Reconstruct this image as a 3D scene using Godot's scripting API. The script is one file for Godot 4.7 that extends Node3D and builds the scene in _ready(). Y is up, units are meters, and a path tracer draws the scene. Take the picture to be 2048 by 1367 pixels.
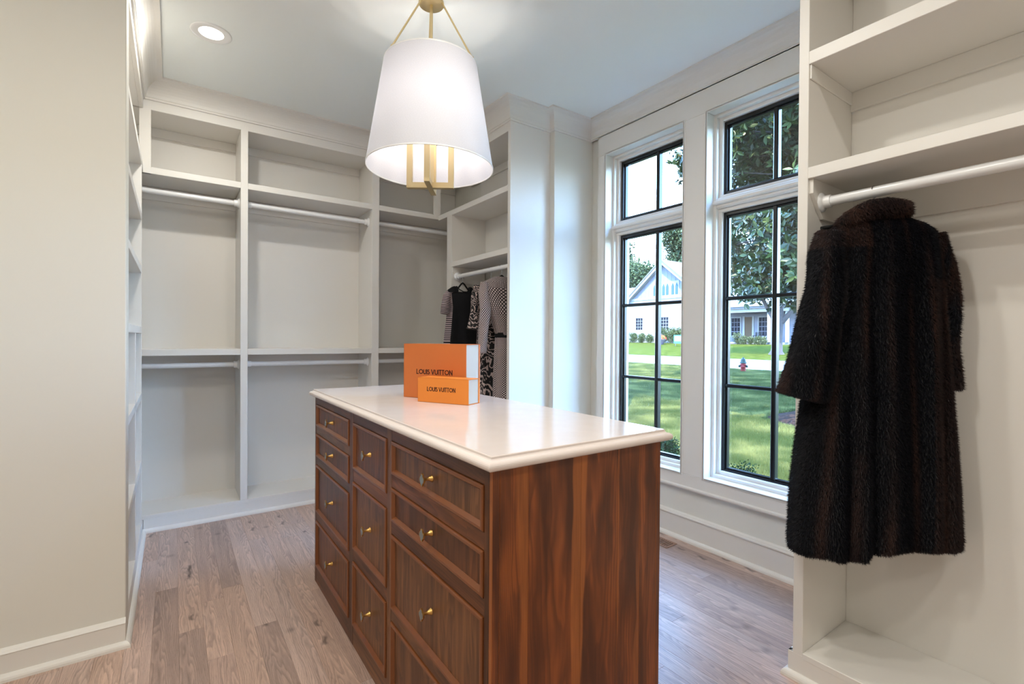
extends Node3D
# A dressing room: white built-in wardrobes round a walnut island, two tall windows onto a lawn.
# Metres, y up. The floor is y = 0; the window wall is at +x, the rear wardrobe at -z.

var M := {}
var org := Vector3.ZERO
var ug := 1
var uoff := Vector2.ZERO
var rng := RandomNumberGenerator.new()
var fn := FastNoiseLite.new()
var used := {}

const H := 2.75
const ZB := -3.69        # front of the rear wardrobe
const XL := -0.15        # front of the left shelving
const XR := 1.82         # front of the return wardrobe
const XN := 1.815        # front of the near right wardrobe
const DEP := 0.33

func _ready() -> void:
	rng.seed = 7
	fn.seed = 3
	fn.frequency = 1.0
	fn.fractal_octaves = 3
	# ---- camera, sky, sun, lamps, exposure
	var cam := Camera3D.new()
	cam.name = "camera"
	cam.fov = rad_to_deg(2.0 * atan(683.5 / 969.1))
	cam.position = Vector3(0, 1.2, 0)
	cam.rotation = Vector3(deg_to_rad(-0.431), deg_to_rad(-34.969), deg_to_rad(0.393))
	cam.near = 0.03
	cam.far = 400.0
	add_child(cam)
	cam.current = true
	var sky := ProceduralSkyMaterial.new()
	sky.sky_top_color = Color(0.54, 0.75, 1.0)
	sky.sky_horizon_color = Color(0.83, 0.935, 0.985)
	sky.sky_curve = 0.12
	sky.ground_horizon_color = Color(0.72, 0.78, 0.74)
	sky.ground_bottom_color = Color(0.45, 0.48, 0.40)
	sky.sky_energy_multiplier = SKY_E
	sky.ground_energy_multiplier = 1.0
	var env := Environment.new()
	env.background_mode = Environment.BG_SKY
	env.sky = Sky.new()
	env.sky.sky_material = sky
	env.tonemap_mode = Environment.TONE_MAPPER_LINEAR
	env.tonemap_exposure = EXPOSURE
	env.sdfgi_enabled = true
	env.ssao_enabled = true
	env.ssil_enabled = true
	var we := WorldEnvironment.new()
	we.name = "world_environment"
	we.environment = env
	add_child(we)
	var sun := DirectionalLight3D.new()
	sun.name = "sun"
	sun.light_color = Color(1.0, 0.95, 0.83)
	sun.light_energy = SUN_E
	sun.light_angular_distance = 0.6
	sun.shadow_enabled = true
	add_child(sun)
	sun.look_at_from_position(Vector3.ZERO, Vector3(0.48, -0.80, -0.36), Vector3.UP)
	sun.sky_mode = DirectionalLight3D.SKY_MODE_LIGHT_ONLY
	materials()
	# ---- the large structure, then the things in it
	shell()
	floor_boards()
	mouldings()
	window_unit("window_1", -2.425, -1.79, -2.38, -1.80, -2.068)
	window_unit("window_2", -1.638, -0.99, -1.60, -1.02, -1.308)
	lawn_and_road()
	rear_wardrobe()
	left_shelving()
	return_wardrobe()
	near_wardrobe()
	island()
	boxes_on_island()
	pendant()
	downlights()
	floor_vent()
	clothes()
	fur_coat()
	garden()

const SKY_E := 3.9
const SUN_E := 7.4
const EXPOSURE := 1.27
const DOWN_E := 0.98
const PEND_E := 0.027

# ---------------------------------------------------------------- naming and tagging
func numbered(n: String) -> String:
	var k: int = used.get(n, 0)
	used[n] = k + 1
	return n if k == 0 else "%s_%03d" % [n, k]

func tag(o: Node, label: String, category: String, group := "") -> void:
	o.set_meta("label", label)
	o.set_meta("category", category)
	if group:
		o.set_meta("group", group)

func thing(called: String, label: String, category: String, at := Vector3.ZERO, group := "") -> Node3D:
	var o := Node3D.new()
	o.name = numbered(called)
	o.position = at
	add_child(o)
	tag(o, label, category, group)
	org = at
	return o

func struct_root(called: String) -> Node3D:
	var o := Node3D.new()
	o.name = called
	o.set_meta("kind", "structure")
	add_child(o)
	org = Vector3.ZERO
	return o

func put(called: String, mesh: Mesh, m: Material, parent: Node = null) -> MeshInstance3D:
	var o := MeshInstance3D.new()
	o.name = called
	o.mesh = mesh
	o.material_override = m
	(parent if parent else self).add_child(o, true)
	return o

func structure(called: String, mesh: Mesh, m: Material) -> MeshInstance3D:
	var o := put(called, mesh, m)
	o.set_meta("kind", "structure")
	return o

# ---------------------------------------------------------------- shapes
func mk() -> SurfaceTool:
	var st := SurfaceTool.new()
	st.begin(Mesh.PRIMITIVE_TRIANGLES)
	return st

func fuv(p: Vector3, n: Vector3) -> Vector2:
	var a := n.abs()
	var m := 0 if a.x >= a.y and a.x >= a.z else (1 if a.y >= a.z else 2)
	if m == ug:
		return Vector2(p[(ug + 1) % 3], p[(ug + 2) % 3]) + uoff
	return Vector2(p[3 - ug - m], p[ug]) + uoff

func tri(st: SurfaceTool, a: Vector3, b: Vector3, c: Vector3, n: Vector3) -> void:
	var order := [a, b, c]
	if (b - a).cross(c - a).dot(n) > 0.0:
		order = [a, c, b]
	for p: Vector3 in order:
		st.set_normal(n)
		st.set_uv(fuv(p, n))
		st.add_vertex(p - org)

func quad(st: SurfaceTool, a: Vector3, b: Vector3, c: Vector3, d: Vector3, n: Vector3) -> void:
	tri(st, a, b, c, n)
	tri(st, a, c, d, n)

func box(st: SurfaceTool, p: Vector3, q: Vector3, bev := 0.0015) -> void:
	var lo := Vector3(minf(p.x, q.x), minf(p.y, q.y), minf(p.z, q.z))
	var hi := Vector3(maxf(p.x, q.x), maxf(p.y, q.y), maxf(p.z, q.z))
	var e := hi - lo
	bev = minf(bev, 0.3 * minf(e.x, minf(e.y, e.z)))
	var c := func(sx: int, sy: int, sz: int, ax: int) -> Vector3:
		var v := Vector3(hi.x if sx > 0 else lo.x, hi.y if sy > 0 else lo.y, hi.z if sz > 0 else lo.z)
		var s := [sx, sy, sz]
		for k in 3:
			if k != ax:
				v[k] -= s[k] * bev
		return v
	for ax in 3:
		var u := (ax + 1) % 3
		var w := (ax + 2) % 3
		for s in [-1, 1]:
			var n := Vector3.ZERO
			n[ax] = s
			var pts := []
			for k in [[-1, -1], [1, -1], [1, 1], [-1, 1]]:
				var g := [0, 0, 0]
				g[ax] = s
				g[u] = k[0]
				g[w] = k[1]
				pts.append(c.call(g[0], g[1], g[2], ax))
			quad(st, pts[0], pts[1], pts[2], pts[3], n)
	if bev <= 0.0:
		return
	for ax in 3:
		var u := (ax + 1) % 3
		var w := (ax + 2) % 3
		for su in [-1, 1]:
			for sw in [-1, 1]:
				var n := Vector3.ZERO
				n[u] = su
				n[w] = sw
				var g := [0, 0, 0]
				g[u] = su
				g[w] = sw
				var pts := []
				for k in [[-1, u], [1, u], [1, w], [-1, w]]:
					g[ax] = k[0]
					pts.append(c.call(g[0], g[1], g[2], k[1]))
				quad(st, pts[0], pts[1], pts[2], pts[3], n.normalized())
	for sx in [-1, 1]:
		for sy in [-1, 1]:
			for sz in [-1, 1]:
				tri(st, c.call(sx, sy, sz, 0), c.call(sx, sy, sz, 1), c.call(sx, sy, sz, 2), Vector3(sx, sy, sz).normalized())

func bx(p: Vector3, q: Vector3, bev := 0.0015) -> ArrayMesh:
	var st := mk()
	box(st, p, q, bev)
	return st.commit()

func v3(x: float, y: float, z: float) -> Vector3:
	return Vector3(x, y, z)

# a smooth surface through rows of points; closed joins each row's last point to its first
func loft(rows: Array, closed := true, cap := true, us := 1.0, vs := 1.0) -> ArrayMesh:
	var nr := rows.size()
	var nc: int = rows[0].size()
	var w := nc + 1 if closed else nc
	var V := PackedVector3Array()
	var N := PackedVector3Array()
	var U := PackedVector2Array()
	var I := PackedInt32Array()
	for r in nr:
		for k in w:
			V.append(rows[r][k % nc] - org)
			U.append(Vector2(us * k / float(w - 1), vs * r / float(nr - 1)))
	N.resize(V.size())
	var vol := 0.0
	for r in nr - 1:
		for k in w - 1:
			var a := r * w + k
			for t in [[a, a + 1, a + w + 1], [a, a + w + 1, a + w]]:
				var f := (V[t[1]] - V[t[0]]).cross(V[t[2]] - V[t[0]])
				vol += V[t[0]].dot(f)
				for i in t:
					N[i] += f
				I.append_array(PackedInt32Array(t))
	if closed:
		for r in nr:
			var s := N[r * w] + N[r * w + w - 1]
			N[r * w] = s
			N[r * w + w - 1] = s
	if closed and cap:
		for r in [0, nr - 1]:
			var m := Vector3.ZERO
			for k in nc:
				m += rows[r][k] - org
			m /= nc
			var first := V.size()
			var out_ := Vector3.ZERO
			for k in nc:
				out_ += (rows[r][k] - org - m).cross(rows[r][(k + 1) % nc] - org - m)
			if r != 0:
				out_ = -out_
			out_ = -out_
			V.append(m)
			N.append(out_)
			U.append(Vector2(0.5 * us, vs * r / float(nr - 1)))
			for k in nc + 1:
				V.append(rows[r][k % nc] - org)
				N.append(out_)
				U.append(Vector2(us * k / float(nc), vs * r / float(nr - 1)))
			for k in nc:
				if r == 0:
					I.append_array(PackedInt32Array([first, first + k + 2, first + k + 1]))
				else:
					I.append_array(PackedInt32Array([first, first + k + 1, first + k + 2]))
	# signed volume says which way the rows wind; Godot wants clockwise fronts
	var flip := vol > 0.0
	for i in N.size():
		N[i] = (N[i] if vol > 0.0 else -N[i]).normalized()
	if flip:
		for t in range(0, I.size(), 3):
			var s := I[t + 1]
			I[t + 1] = I[t + 2]
			I[t + 2] = s
	var arr := []
	arr.resize(Mesh.ARRAY_MAX)
	arr[Mesh.ARRAY_VERTEX] = V
	arr[Mesh.ARRAY_NORMAL] = N
	arr[Mesh.ARRAY_TEX_UV] = U
	arr[Mesh.ARRAY_INDEX] = I
	var am := ArrayMesh.new()
	am.add_surface_from_arrays(Mesh.PRIMITIVE_TRIANGLES, arr)
	return am

func join(list: Array) -> ArrayMesh:
	var st := SurfaceTool.new()
	for m: Mesh in list:
		st.append_from(m, 0, Transform3D())
	return st.commit()

func lathe(prof: Array, c: Vector3, n := 32, axis := Vector3.UP, cap := true) -> ArrayMesh:
	var s := axis.cross(Vector3(0.3, 0.1, 0.95)).normalized()
	var t := axis.cross(s).normalized()
	var rows := []
	for p: Vector2 in prof:
		var row := PackedVector3Array()
		for k in n:
			var a := TAU * k / n
			row.append(c + axis * p.y + (s * cos(a) + t * sin(a)) * p.x)
		rows.append(row)
	return loft(rows, true, cap)

func tube(pts: Array, rad, n := 12) -> ArrayMesh:
	var rows := []
	var side := Vector3.ZERO
	for i in pts.size():
		var d: Vector3 = (pts[mini(i + 1, pts.size() - 1)] - pts[maxi(i - 1, 0)]).normalized()
		if side == Vector3.ZERO:
			side = d.cross(Vector3.UP if absf(d.y) < 0.9 else Vector3.RIGHT).normalized()
		side = (side - d * side.dot(d)).normalized()
		var up := d.cross(side)
		var r: float = rad[i] if rad is Array else rad
		var row := PackedVector3Array()
		for k in n:
			var a := TAU * k / n
			row.append(pts[i] + (side * cos(a) + up * sin(a)) * r)
		rows.append(row)
	return loft(rows)

# a moulding: a profile of (out from the face, height) swept along points on the face; out is to the right of the way
func sweep(path: Array, prof: Array, y0: float) -> ArrayMesh:
	var st := mk()
	var rows := []
	for i in path.size():
		var a: Vector2 = path[maxi(i - 1, 0)]
		var b: Vector2 = path[i]
		var c: Vector2 = path[mini(i + 1, path.size() - 1)]
		var d0 := (b - a).normalized() if i > 0 else (c - b).normalized()
		var d1 := (c - b).normalized() if i < path.size() - 1 else d0
		var n0 := Vector2(-d0.y, d0.x)
		var n1 := Vector2(-d1.y, d1.x)
		var m := (n0 + n1).normalized()
		m /= maxf(0.2, m.dot(n0))
		var row := PackedVector3Array()
		for p: Vector2 in prof:
			row.append(Vector3(b.x + m.x * p.x, y0 + p.y, b.y + m.y * p.x))
		rows.append(row)
	for i in path.size() - 1:
		for k in prof.size() - 1:
			var a: Vector3 = rows[i][k]
			var b: Vector3 = rows[i + 1][k]
			var c: Vector3 = rows[i + 1][k + 1]
			var d: Vector3 = rows[i][k + 1]
			var n := (b - a).cross(d - a).normalized()
			var dd: Vector2 = (path[i + 1] - path[i]).normalized()
			var out_ := Vector3(-dd.y, 0, dd.x)
			var e: Vector2 = prof[k + 1] - prof[k]
			var want := out_ * e.y - Vector3.UP * e.x
			if n.dot(want) < 0.0:
				n = -n
			quad(st, a, b, c, d, n)
	for i in [0, path.size() - 1]:
		var dd: Vector2 = (path[1] - path[0]).normalized() if i == 0 else (path[i] - path[i - 1]).normalized()
		var n := Vector3(dd.x, 0, dd.y) * (-1.0 if i == 0 else 1.0)
		for k in range(1, prof.size() - 1):
			tri(st, rows[i][0], rows[i][k], rows[i][k + 1], n)
	return st.commit()

# a flat outline in (u, y) set at o, spread along w, thick along n
func slab(st: SurfaceTool, poly: PackedVector2Array, o: Vector3, w: Vector3, up: Vector3, n: Vector3, thick: float) -> void:
	var f := func(p: Vector2, d: float) -> Vector3:
		return o + w * p.x + up * p.y + n * d
	var idx := Geometry2D.triangulate_polygon(poly)
	for t in range(0, idx.size(), 3):
		for s in [0, 1]:
			tri(st, f.call(poly[idx[t]], s * thick), f.call(poly[idx[t + 1]], s * thick), f.call(poly[idx[t + 2]], s * thick), n * (1.0 if s else -1.0))
	var area := 0.0
	for k in poly.size():
		area += poly[k].cross(poly[(k + 1) % poly.size()])
	for k in poly.size():
		var a := poly[k]
		var b := poly[(k + 1) % poly.size()]
		var e := (b - a).normalized() * (1.0 if area > 0.0 else -1.0)
		quad(st, f.call(a, 0.0), f.call(b, 0.0), f.call(b, thick), f.call(a, thick), (w * e.y - up * e.x).normalized())

func merge_multi(called: String, mesh: Mesh, m: Material, buf: PackedFloat32Array, colors: bool, parent: Node = null) -> MultiMeshInstance3D:
	var mm := MultiMesh.new()
	mm.transform_format = MultiMesh.TRANSFORM_3D
	mm.use_colors = colors
	mm.mesh = mesh
	mm.instance_count = buf.size() / (16 if colors else 12)
	mm.buffer = buf
	var o := MultiMeshInstance3D.new()
	o.name = called
	o.multimesh = mm
	o.material_override = m
	o.set_meta("kind", "stuff")
	(parent if parent else self).add_child(o, true)
	return o

func push(buf: PackedFloat32Array, b: Basis, o: Vector3, c = null) -> void:
	buf.append_array(PackedFloat32Array([b.x.x, b.y.x, b.z.x, o.x, b.x.y, b.y.y, b.z.y, o.y, b.x.z, b.y.z, b.z.z, o.z]))
	if c != null:
		buf.append_array(PackedFloat32Array([c.r, c.g, c.b, 1.0]))

# ---------------------------------------------------------------- materials
func mat(c: Color, rough := 0.5, metal := 0.0, spec := 0.5) -> StandardMaterial3D:
	var m := StandardMaterial3D.new()
	m.albedo_color = c
	m.roughness = rough
	m.metallic = metal
	m.metallic_specular = spec
	return m

func image_tex(w: int, h: int, f: Callable) -> ImageTexture:
	var b := PackedByteArray()
	b.resize(w * h * 3)
	var i := 0
	for y in h:
		for x in w:
			var c: Color = f.call(x / float(w), y / float(h))
			b[i] = clampi(int(c.r * 255.0), 0, 255)
			b[i + 1] = clampi(int(c.g * 255.0), 0, 255)
			b[i + 2] = clampi(int(c.b * 255.0), 0, 255)
			i += 3
	return ImageTexture.create_from_image(Image.create_from_data(w, h, false, Image.FORMAT_RGB8, b))

func noise_tex(freq: float, a: Color, b: Color, size := 512, octaves := 4, sd := 1) -> NoiseTexture2D:
	var t := NoiseTexture2D.new()
	var n := FastNoiseLite.new()
	n.seed = sd
	n.frequency = freq
	n.fractal_octaves = octaves
	t.noise = n
	t.width = size
	t.height = size
	t.seamless = true
	var g := Gradient.new()
	g.set_color(0, a)
	g.set_color(1, b)
	t.color_ramp = g
	return t

# one band of plain-sawn grain: x across 0..1, y along in metres; returns 0 (early wood) .. 1 (late wood)
func grain(x: float, y: float, k: float, bend: float, lines: float) -> float:
	var cx := 0.5 + 0.35 * sin(k * 7.3)
	var dx := x - cx + 0.10 * fn.get_noise_2d(y * 1.6 + k * 11.0, k * 5.0)
	var r := dx * dx * bend + y * 0.55 + 0.26 * fn.get_noise_2d(x * 1.6 + k * 31.0, y * 1.9 + k) + 0.02 * fn.get_noise_2d(x * 3.0, y * 5.0 + k * 3.0)
	var s := fposmod(r * lines, 1.0)
	return smoothstep(0.0, 0.75, s) * (1.0 - smoothstep(0.85, 1.0, s))

# oak: four strips side by side over 0.4 m, 1.6 m long
func oak_at(u: float, v: float) -> Color:
	var k := floorf(u * 4.0)
	var x := u * 4.0 - k
	var y := v * 1.6
	var g := grain(x, y, k + 1.0, 2.2, 9.0)
	var pore := fn.get_noise_2d(u * 260.0, v * 26.0)
	var wide := fn.get_noise_2d(u * 14.0 + k * 9.0, v * 3.0 + 40.0)
	var t := 0.77 + 0.12 * g + 0.08 * wide - 0.22 * maxf(0.0, pore - 0.12)
	var knot := Vector2((x - 0.3 - 0.1 * k) * 0.1, y - 0.35 - 0.31 * k).length()
	t -= 0.16 * exp(-knot * knot * 3600.0) * float(int(k) % 2)
	if k == 2.0:
		t -= 0.30 * exp(-pow((x - 0.55 + 0.12 * fn.get_noise_2d(y * 9.0, 4.0)) / 0.07, 2.0)) * smoothstep(0.25, 0.55, fn.get_noise_2d(y * 4.0, 60.0)) * 1.2
	return Color(0.785, 0.690, 0.640) * t * 1.14

# walnut: four strips over 0.6 m, 1 m long, the third with a pale sapwood edge
func walnut_at(u: float, v: float) -> Color:
	var k := floorf(u * 4.0)
	var x := u * 4.0 - k
	var g := grain(x, v, k + 6.0, 2.0, 9.0)
	var fine := fn.get_noise_2d(u * 220.0, v * 7.0 + 9.0)
	var wide := fn.get_noise_2d(u * 16.0 + 3.0 * k, v * 1.6 + 70.0)
	var t := 0.62 + 0.25 * g + 0.55 * wide + 0.16 * fine
	return Color(0.275, 0.165, 0.100).lerp(Color(0.565, 0.375, 0.230), clampf(t - 0.28, 0.0, 1.0))

# the glued-up end of the island, as wide as the end: seams where the photograph shows them
const SEAMS := [0.0, 0.035, 0.173, 0.461, 0.695, 0.845, 0.969, 1.0]
func end_at(u: float, v: float) -> Color:
	var k := 0
	while k < 6 and u > SEAMS[k + 1]:
		k += 1
	var wd: float = SEAMS[k + 1] - SEAMS[k]
	var x: float = (u - SEAMS[k]) / wd
	var y := v
	var wob := 0.05 * fn.get_noise_2d(y * 2.2, k * 17.0) / wd * 0.35
	var g := grain(x, y * 0.9, k + 13.0, 2.4 if wd > 0.1 else 0.8, 5.0)
	var fine := fn.get_noise_2d(u * 170.0, v * 5.0)
	var wide := fn.get_noise_2d(u * 9.0 + 0.35 * fn.get_noise_2d(u * 3.0, v * 3.0), v * 1.7 + 20.0)
	var t := 0.22 + 0.42 * g * (0.55 + wide) + 0.55 * wide + 0.12 * fine
	var sap := 0.0
	var down := v   # 0 at the top
	if k == 1:
		sap = smoothstep(0.50 + 0.35 * down, 0.62 + 0.40 * down, x + wob) * 0.75
	elif k == 2:
		sap = smoothstep(0.80, 0.83, x + wob * 0.8) * 0.9
	elif k == 3:
		sap = (1.0 - smoothstep(0.16 - 0.26 * down, 0.22 - 0.26 * down, x + wob)) * 1.05
	elif k == 4:
		sap = (1.0 - smoothstep(0.05 - 0.11 * down, 0.11 - 0.11 * down, x + wob)) * 0.8 + 0.7 * smoothstep(0.80, 0.86, x + wob * 2.0) * smoothstep(0.28, 0.40, down)
	elif k == 0 or k == 6:
		t -= 0.12
	return Color(0.32, 0.165, 0.088).lerp(Color(0.58, 0.315, 0.150), clampf(t + 0.06, 0.0, 1.0)).lerp(Color(0.68, 0.40, 0.19), clampf(sap, 0.0, 1.0) * (0.80 + 0.2 * fine))

func zebra_at(u: float, v: float) -> Color:
	var wx := fn.get_noise_2d(u * 3.2, v * 3.2) * 1.9
	var wy := fn.get_noise_2d(u * 3.2 + 50.0, v * 3.2) * 1.2
	var chev := absf(fposmod(u * 2.0 + wy * 0.3, 1.0) - 0.5) * 3.0
	var s := sin((v * 11.0 + chev + wx) * TAU * 0.9)
	var gap := fn.get_noise_2d(u * 7.0, v * 7.0 + 30.0)
	var k := smoothstep(0.30, 0.52, s + 0.25 * gap)
	return Color(0.028, 0.025, 0.045).lerp(Color(0.72, 0.64, 0.62), k)

func dots_at(u: float, v: float) -> Color:
	var a := Vector2(u * 8.0, v * 8.0)
	var c := Color(0.20, 0.155, 0.165)
	for o in [Vector2.ZERO, Vector2(0.5, 0.5)]:
		var p: Vector2 = (a + o) - (a + o).floor() - Vector2(0.5, 0.5)
		var d := absf(p.x) * 0.9 + absf(p.y) * 0.9
		if minf(p.length(), d * 0.9) < 0.235:
			c = Color(0.86, 0.80, 0.79)
	return c

# navy front, striped towards the side seams: u runs round the body
func navy_at(u: float, v: float) -> Color:
	var across := cos(u * TAU)          # -1 at one side seam, 1 at the other
	if absf(across) > 0.76:
		return stripes_at(u, v * 2.5)
	return Color(0.022, 0.028, 0.06) * (0.85 + 0.2 * fn.get_noise_2d(u * 60.0, v * 60.0))

func stripes_at(_u: float, v: float) -> Color:
	return Color(0.82, 0.74, 0.75) if fposmod(v * 34.0, 1.0) > 0.55 else Color(0.03, 0.028, 0.055)

func materials() -> void:
	M.white = mat(Color(0.90, 0.885, 0.86), 0.42)
	M.wall = mat(Color(0.885, 0.875, 0.84), 0.75, 0.0, 0.3)
	M.wall.heightmap_enabled = false
	M.ceiling = mat(Color(0.95, 0.968, 0.962), 0.85, 0.0, 0.25)
	M.rod = mat(Color(0.93, 0.93, 0.93), 0.22)
	var oak := image_tex(512, 1024, oak_at)
	M.oaks = []
	for k in 6:
		var m := mat(Color.WHITE.lerp([Color(0.93, 0.89, 0.87), Color(1.0, 0.96, 0.93), Color(0.95, 0.94, 0.95), Color(0.86, 0.83, 0.82), Color(1.0, 0.98, 0.97), Color(0.96, 0.92, 0.89)][k], 0.9), 0.36, 0.0, 0.5)
		m.albedo_texture = oak
		m.uv1_scale = Vector3(1.0 / 0.4, -1.0 / 1.6, 1)
		M.oaks.append(m)
	M.gap = mat(Color(0.40, 0.32, 0.28), 0.9)
	var wal := image_tex(512, 512, walnut_at)
	M.walnuts = []
	for k in 4:
		var m := mat([Color(1, 1, 1), Color(0.88, 0.80, 0.76), Color(1.0, 0.90, 0.80), Color(0.80, 0.74, 0.72)][k], 0.38, 0.0, 0.45)
		m.albedo_texture = wal
		m.uv1_scale = Vector3(1.0 / 0.6, -1.0, 1)
		M.walnuts.append(m)
	M.bead = mat(Color(0.48, 0.275, 0.14), 0.28)
	M.end = mat(Color.WHITE, 0.34, 0.0, 0.45)
	M.end.albedo_texture = image_tex(768, 768, end_at)
	M.stone = mat(Color(0.91, 0.865, 0.845), 0.10)
	M.stone.albedo_texture = noise_tex(0.02, Color(0.985, 0.98, 0.975), Color.WHITE, 256, 3, 4)
	M.stone.uv1_scale = Vector3(2, 2, 1)
	M.edge = mat(Color(0.86, 0.77, 0.66), 0.2)
	M.brass = mat(Color(0.80, 0.64, 0.38), 0.28, 1.0)
	M.brass_dull = mat(Color(0.83, 0.75, 0.58), 0.42, 1.0)
	M.steel = mat(Color(0.75, 0.77, 0.80), 0.2, 1.0)
	M.pearl = mat(Color(0.46, 0.48, 0.48), 0.22, 0.0, 0.6)
	M.black = mat(Color(0.025, 0.032, 0.045), 0.32)
	M.velvet = mat(Color(0.012, 0.012, 0.016), 0.9)
	M.glass = mat(Color(1, 1, 1, 0.03), 0.0)
	M.glass.transparency = BaseMaterial3D.TRANSPARENCY_ALPHA
	M.shade = mat(Color(0.84, 0.84, 0.86), 0.9, 0.0, 0.2)
	M.shade.backlight_enabled = true
	M.shade.backlight = Color(0.60, 0.60, 0.62)
	M.shade.albedo_texture = noise_tex(0.2, Color(0.95, 0.95, 0.95), Color.WHITE, 256, 2, 8)
	M.shade.uv1_scale = Vector3(6, 2, 1)
	M.bulb = mat(Color.WHITE)
	M.bulb.emission_enabled = true
	M.bulb.emission = Color(1.0, 0.97, 0.94)
	M.bulb.emission_energy_multiplier = 2.5
	M.lens = mat(Color.WHITE)
	M.lens.emission_enabled = true
	M.lens.emission = Color(1.0, 0.98, 0.95)
	M.lens.emission_energy_multiplier = 2.0
	M.orange = mat(Color(0.80, 0.44, 0.20), 0.55)
	M.orange_light = mat(Color(0.90, 0.53, 0.19), 0.55)
	M.paper = mat(Color(0.80, 0.785, 0.755), 0.8)
	M.ink = mat(Color(0.19, 0.05, 0.02), 0.7)
	M.navy = mat(Color(0.02, 0.026, 0.055), 0.95)
	M.navy_dress = mat(Color.WHITE, 0.9)
	M.navy_dress.albedo_texture = image_tex(256, 512, navy_at)
	M.stripes = mat(Color.WHITE, 0.9)
	M.stripes.albedo_texture = image_tex(16, 512, stripes_at)
	M.zebra = mat(Color.WHITE, 0.75)
	M.zebra.albedo_texture = image_tex(384, 384, zebra_at)
	M.dots = mat(Color.WHITE, 0.75)
	M.dots.albedo_texture = image_tex(256, 256, dots_at)
	M.fur = mat(Color(0.016, 0.013, 0.014), 0.8, 0.0, 0.3)
	M.hair = mat(Color.WHITE, 0.45, 0.0, 0.35)
	M.hair.vertex_color_use_as_albedo = true
	M.register = mat(Color(0.58, 0.45, 0.38), 0.5)
	M.dark = mat(Color(0.02, 0.015, 0.012), 0.9)
	# outdoors
	M.lawn = mat(Color.WHITE, 0.95, 0.0, 0.05)
	M.lawn.albedo_texture = noise_tex(0.012, Color(0.13, 0.165, 0.05), Color(0.255, 0.27, 0.11), 512, 5, 9)
	M.lawn.uv1_triplanar = true
	M.lawn.uv1_world_triplanar = true
	M.lawn.uv1_scale = Vector3(0.25, 0.25, 0.25)
	M.blade = mat(Color.WHITE, 0.65, 0.0, 0.25)
	M.blade.vertex_color_use_as_albedo = true
	M.blade.backlight_enabled = true
	M.blade.backlight = Color(0.2, 0.3, 0.1)
	M.road = mat(Color(0.32, 0.315, 0.33), 0.9)
	M.mulch = mat(Color.WHITE, 0.95, 0.0, 0.1)
	M.mulch.albedo_texture = noise_tex(0.08, Color(0.05, 0.034, 0.03), Color(0.24, 0.19, 0.175), 256, 4, 12)
	M.mulch.uv1_triplanar = true
	M.leaf = mat(Color.WHITE, 0.42, 0.0, 0.32)
	M.leaf.vertex_color_use_as_albedo = true
	M.leaf.backlight_enabled = true
	M.leaf.backlight = Color(0.30, 0.34, 0.10)
	M.foliage = mat(Color.WHITE, 0.7, 0.0, 0.2)
	M.foliage.vertex_color_use_as_albedo = true
	M.foliage.backlight_enabled = true
	M.foliage.backlight = Color(0.4, 0.5, 0.25)
	M.bark = mat(Color.WHITE, 0.95)
	M.bark.albedo_texture = noise_tex(0.05, Color(0.09, 0.08, 0.08), Color(0.29, 0.265, 0.265), 256, 4, 15)
	M.bark.uv1_triplanar = true
	M.bark.uv1_scale = Vector3(1.5, 0.5, 1.5)
	M.siding = mat(Color(0.43, 0.43, 0.44), 0.8)
	M.grey_siding = mat(Color(0.36, 0.36, 0.40), 0.8)
	M.roof = mat(Color(0.29, 0.29, 0.31), 0.9)
	M.trim = mat(Color(0.46, 0.46, 0.46), 0.7, 0.0, 0.3)
	M.far_glass = mat(Color(0.07, 0.08, 0.11), 0.4, 0.0, 0.12)
	M.gothic = mat(Color(0.17, 0.25, 0.31), 0.4, 0.0, 0.2)
	M.gable = mat(Color(0.335, 0.335, 0.37), 0.8)  # boarding colour darkened to a grey-lilac that stands in for shade
	M.door = mat(Color(0.25, 0.185, 0.12), 0.6, 0.0, 0.3)
	M.brick = mat(Color(0.55, 0.42, 0.38), 0.9)
	M.red = mat(Color(0.32, 0.02, 0.035), 0.5, 0.0, 0.3)
	M.green_cap = mat(Color(0.04, 0.13, 0.12), 0.5, 0.0, 0.3)
	M.sign_blue = mat(Color(0.10, 0.42, 0.62), 0.5)
	M.flower = mat(Color(0.70, 0.15, 0.12), 0.8)
	M.planter = mat(Color(0.30, 0.28, 0.32), 0.8)

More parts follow.
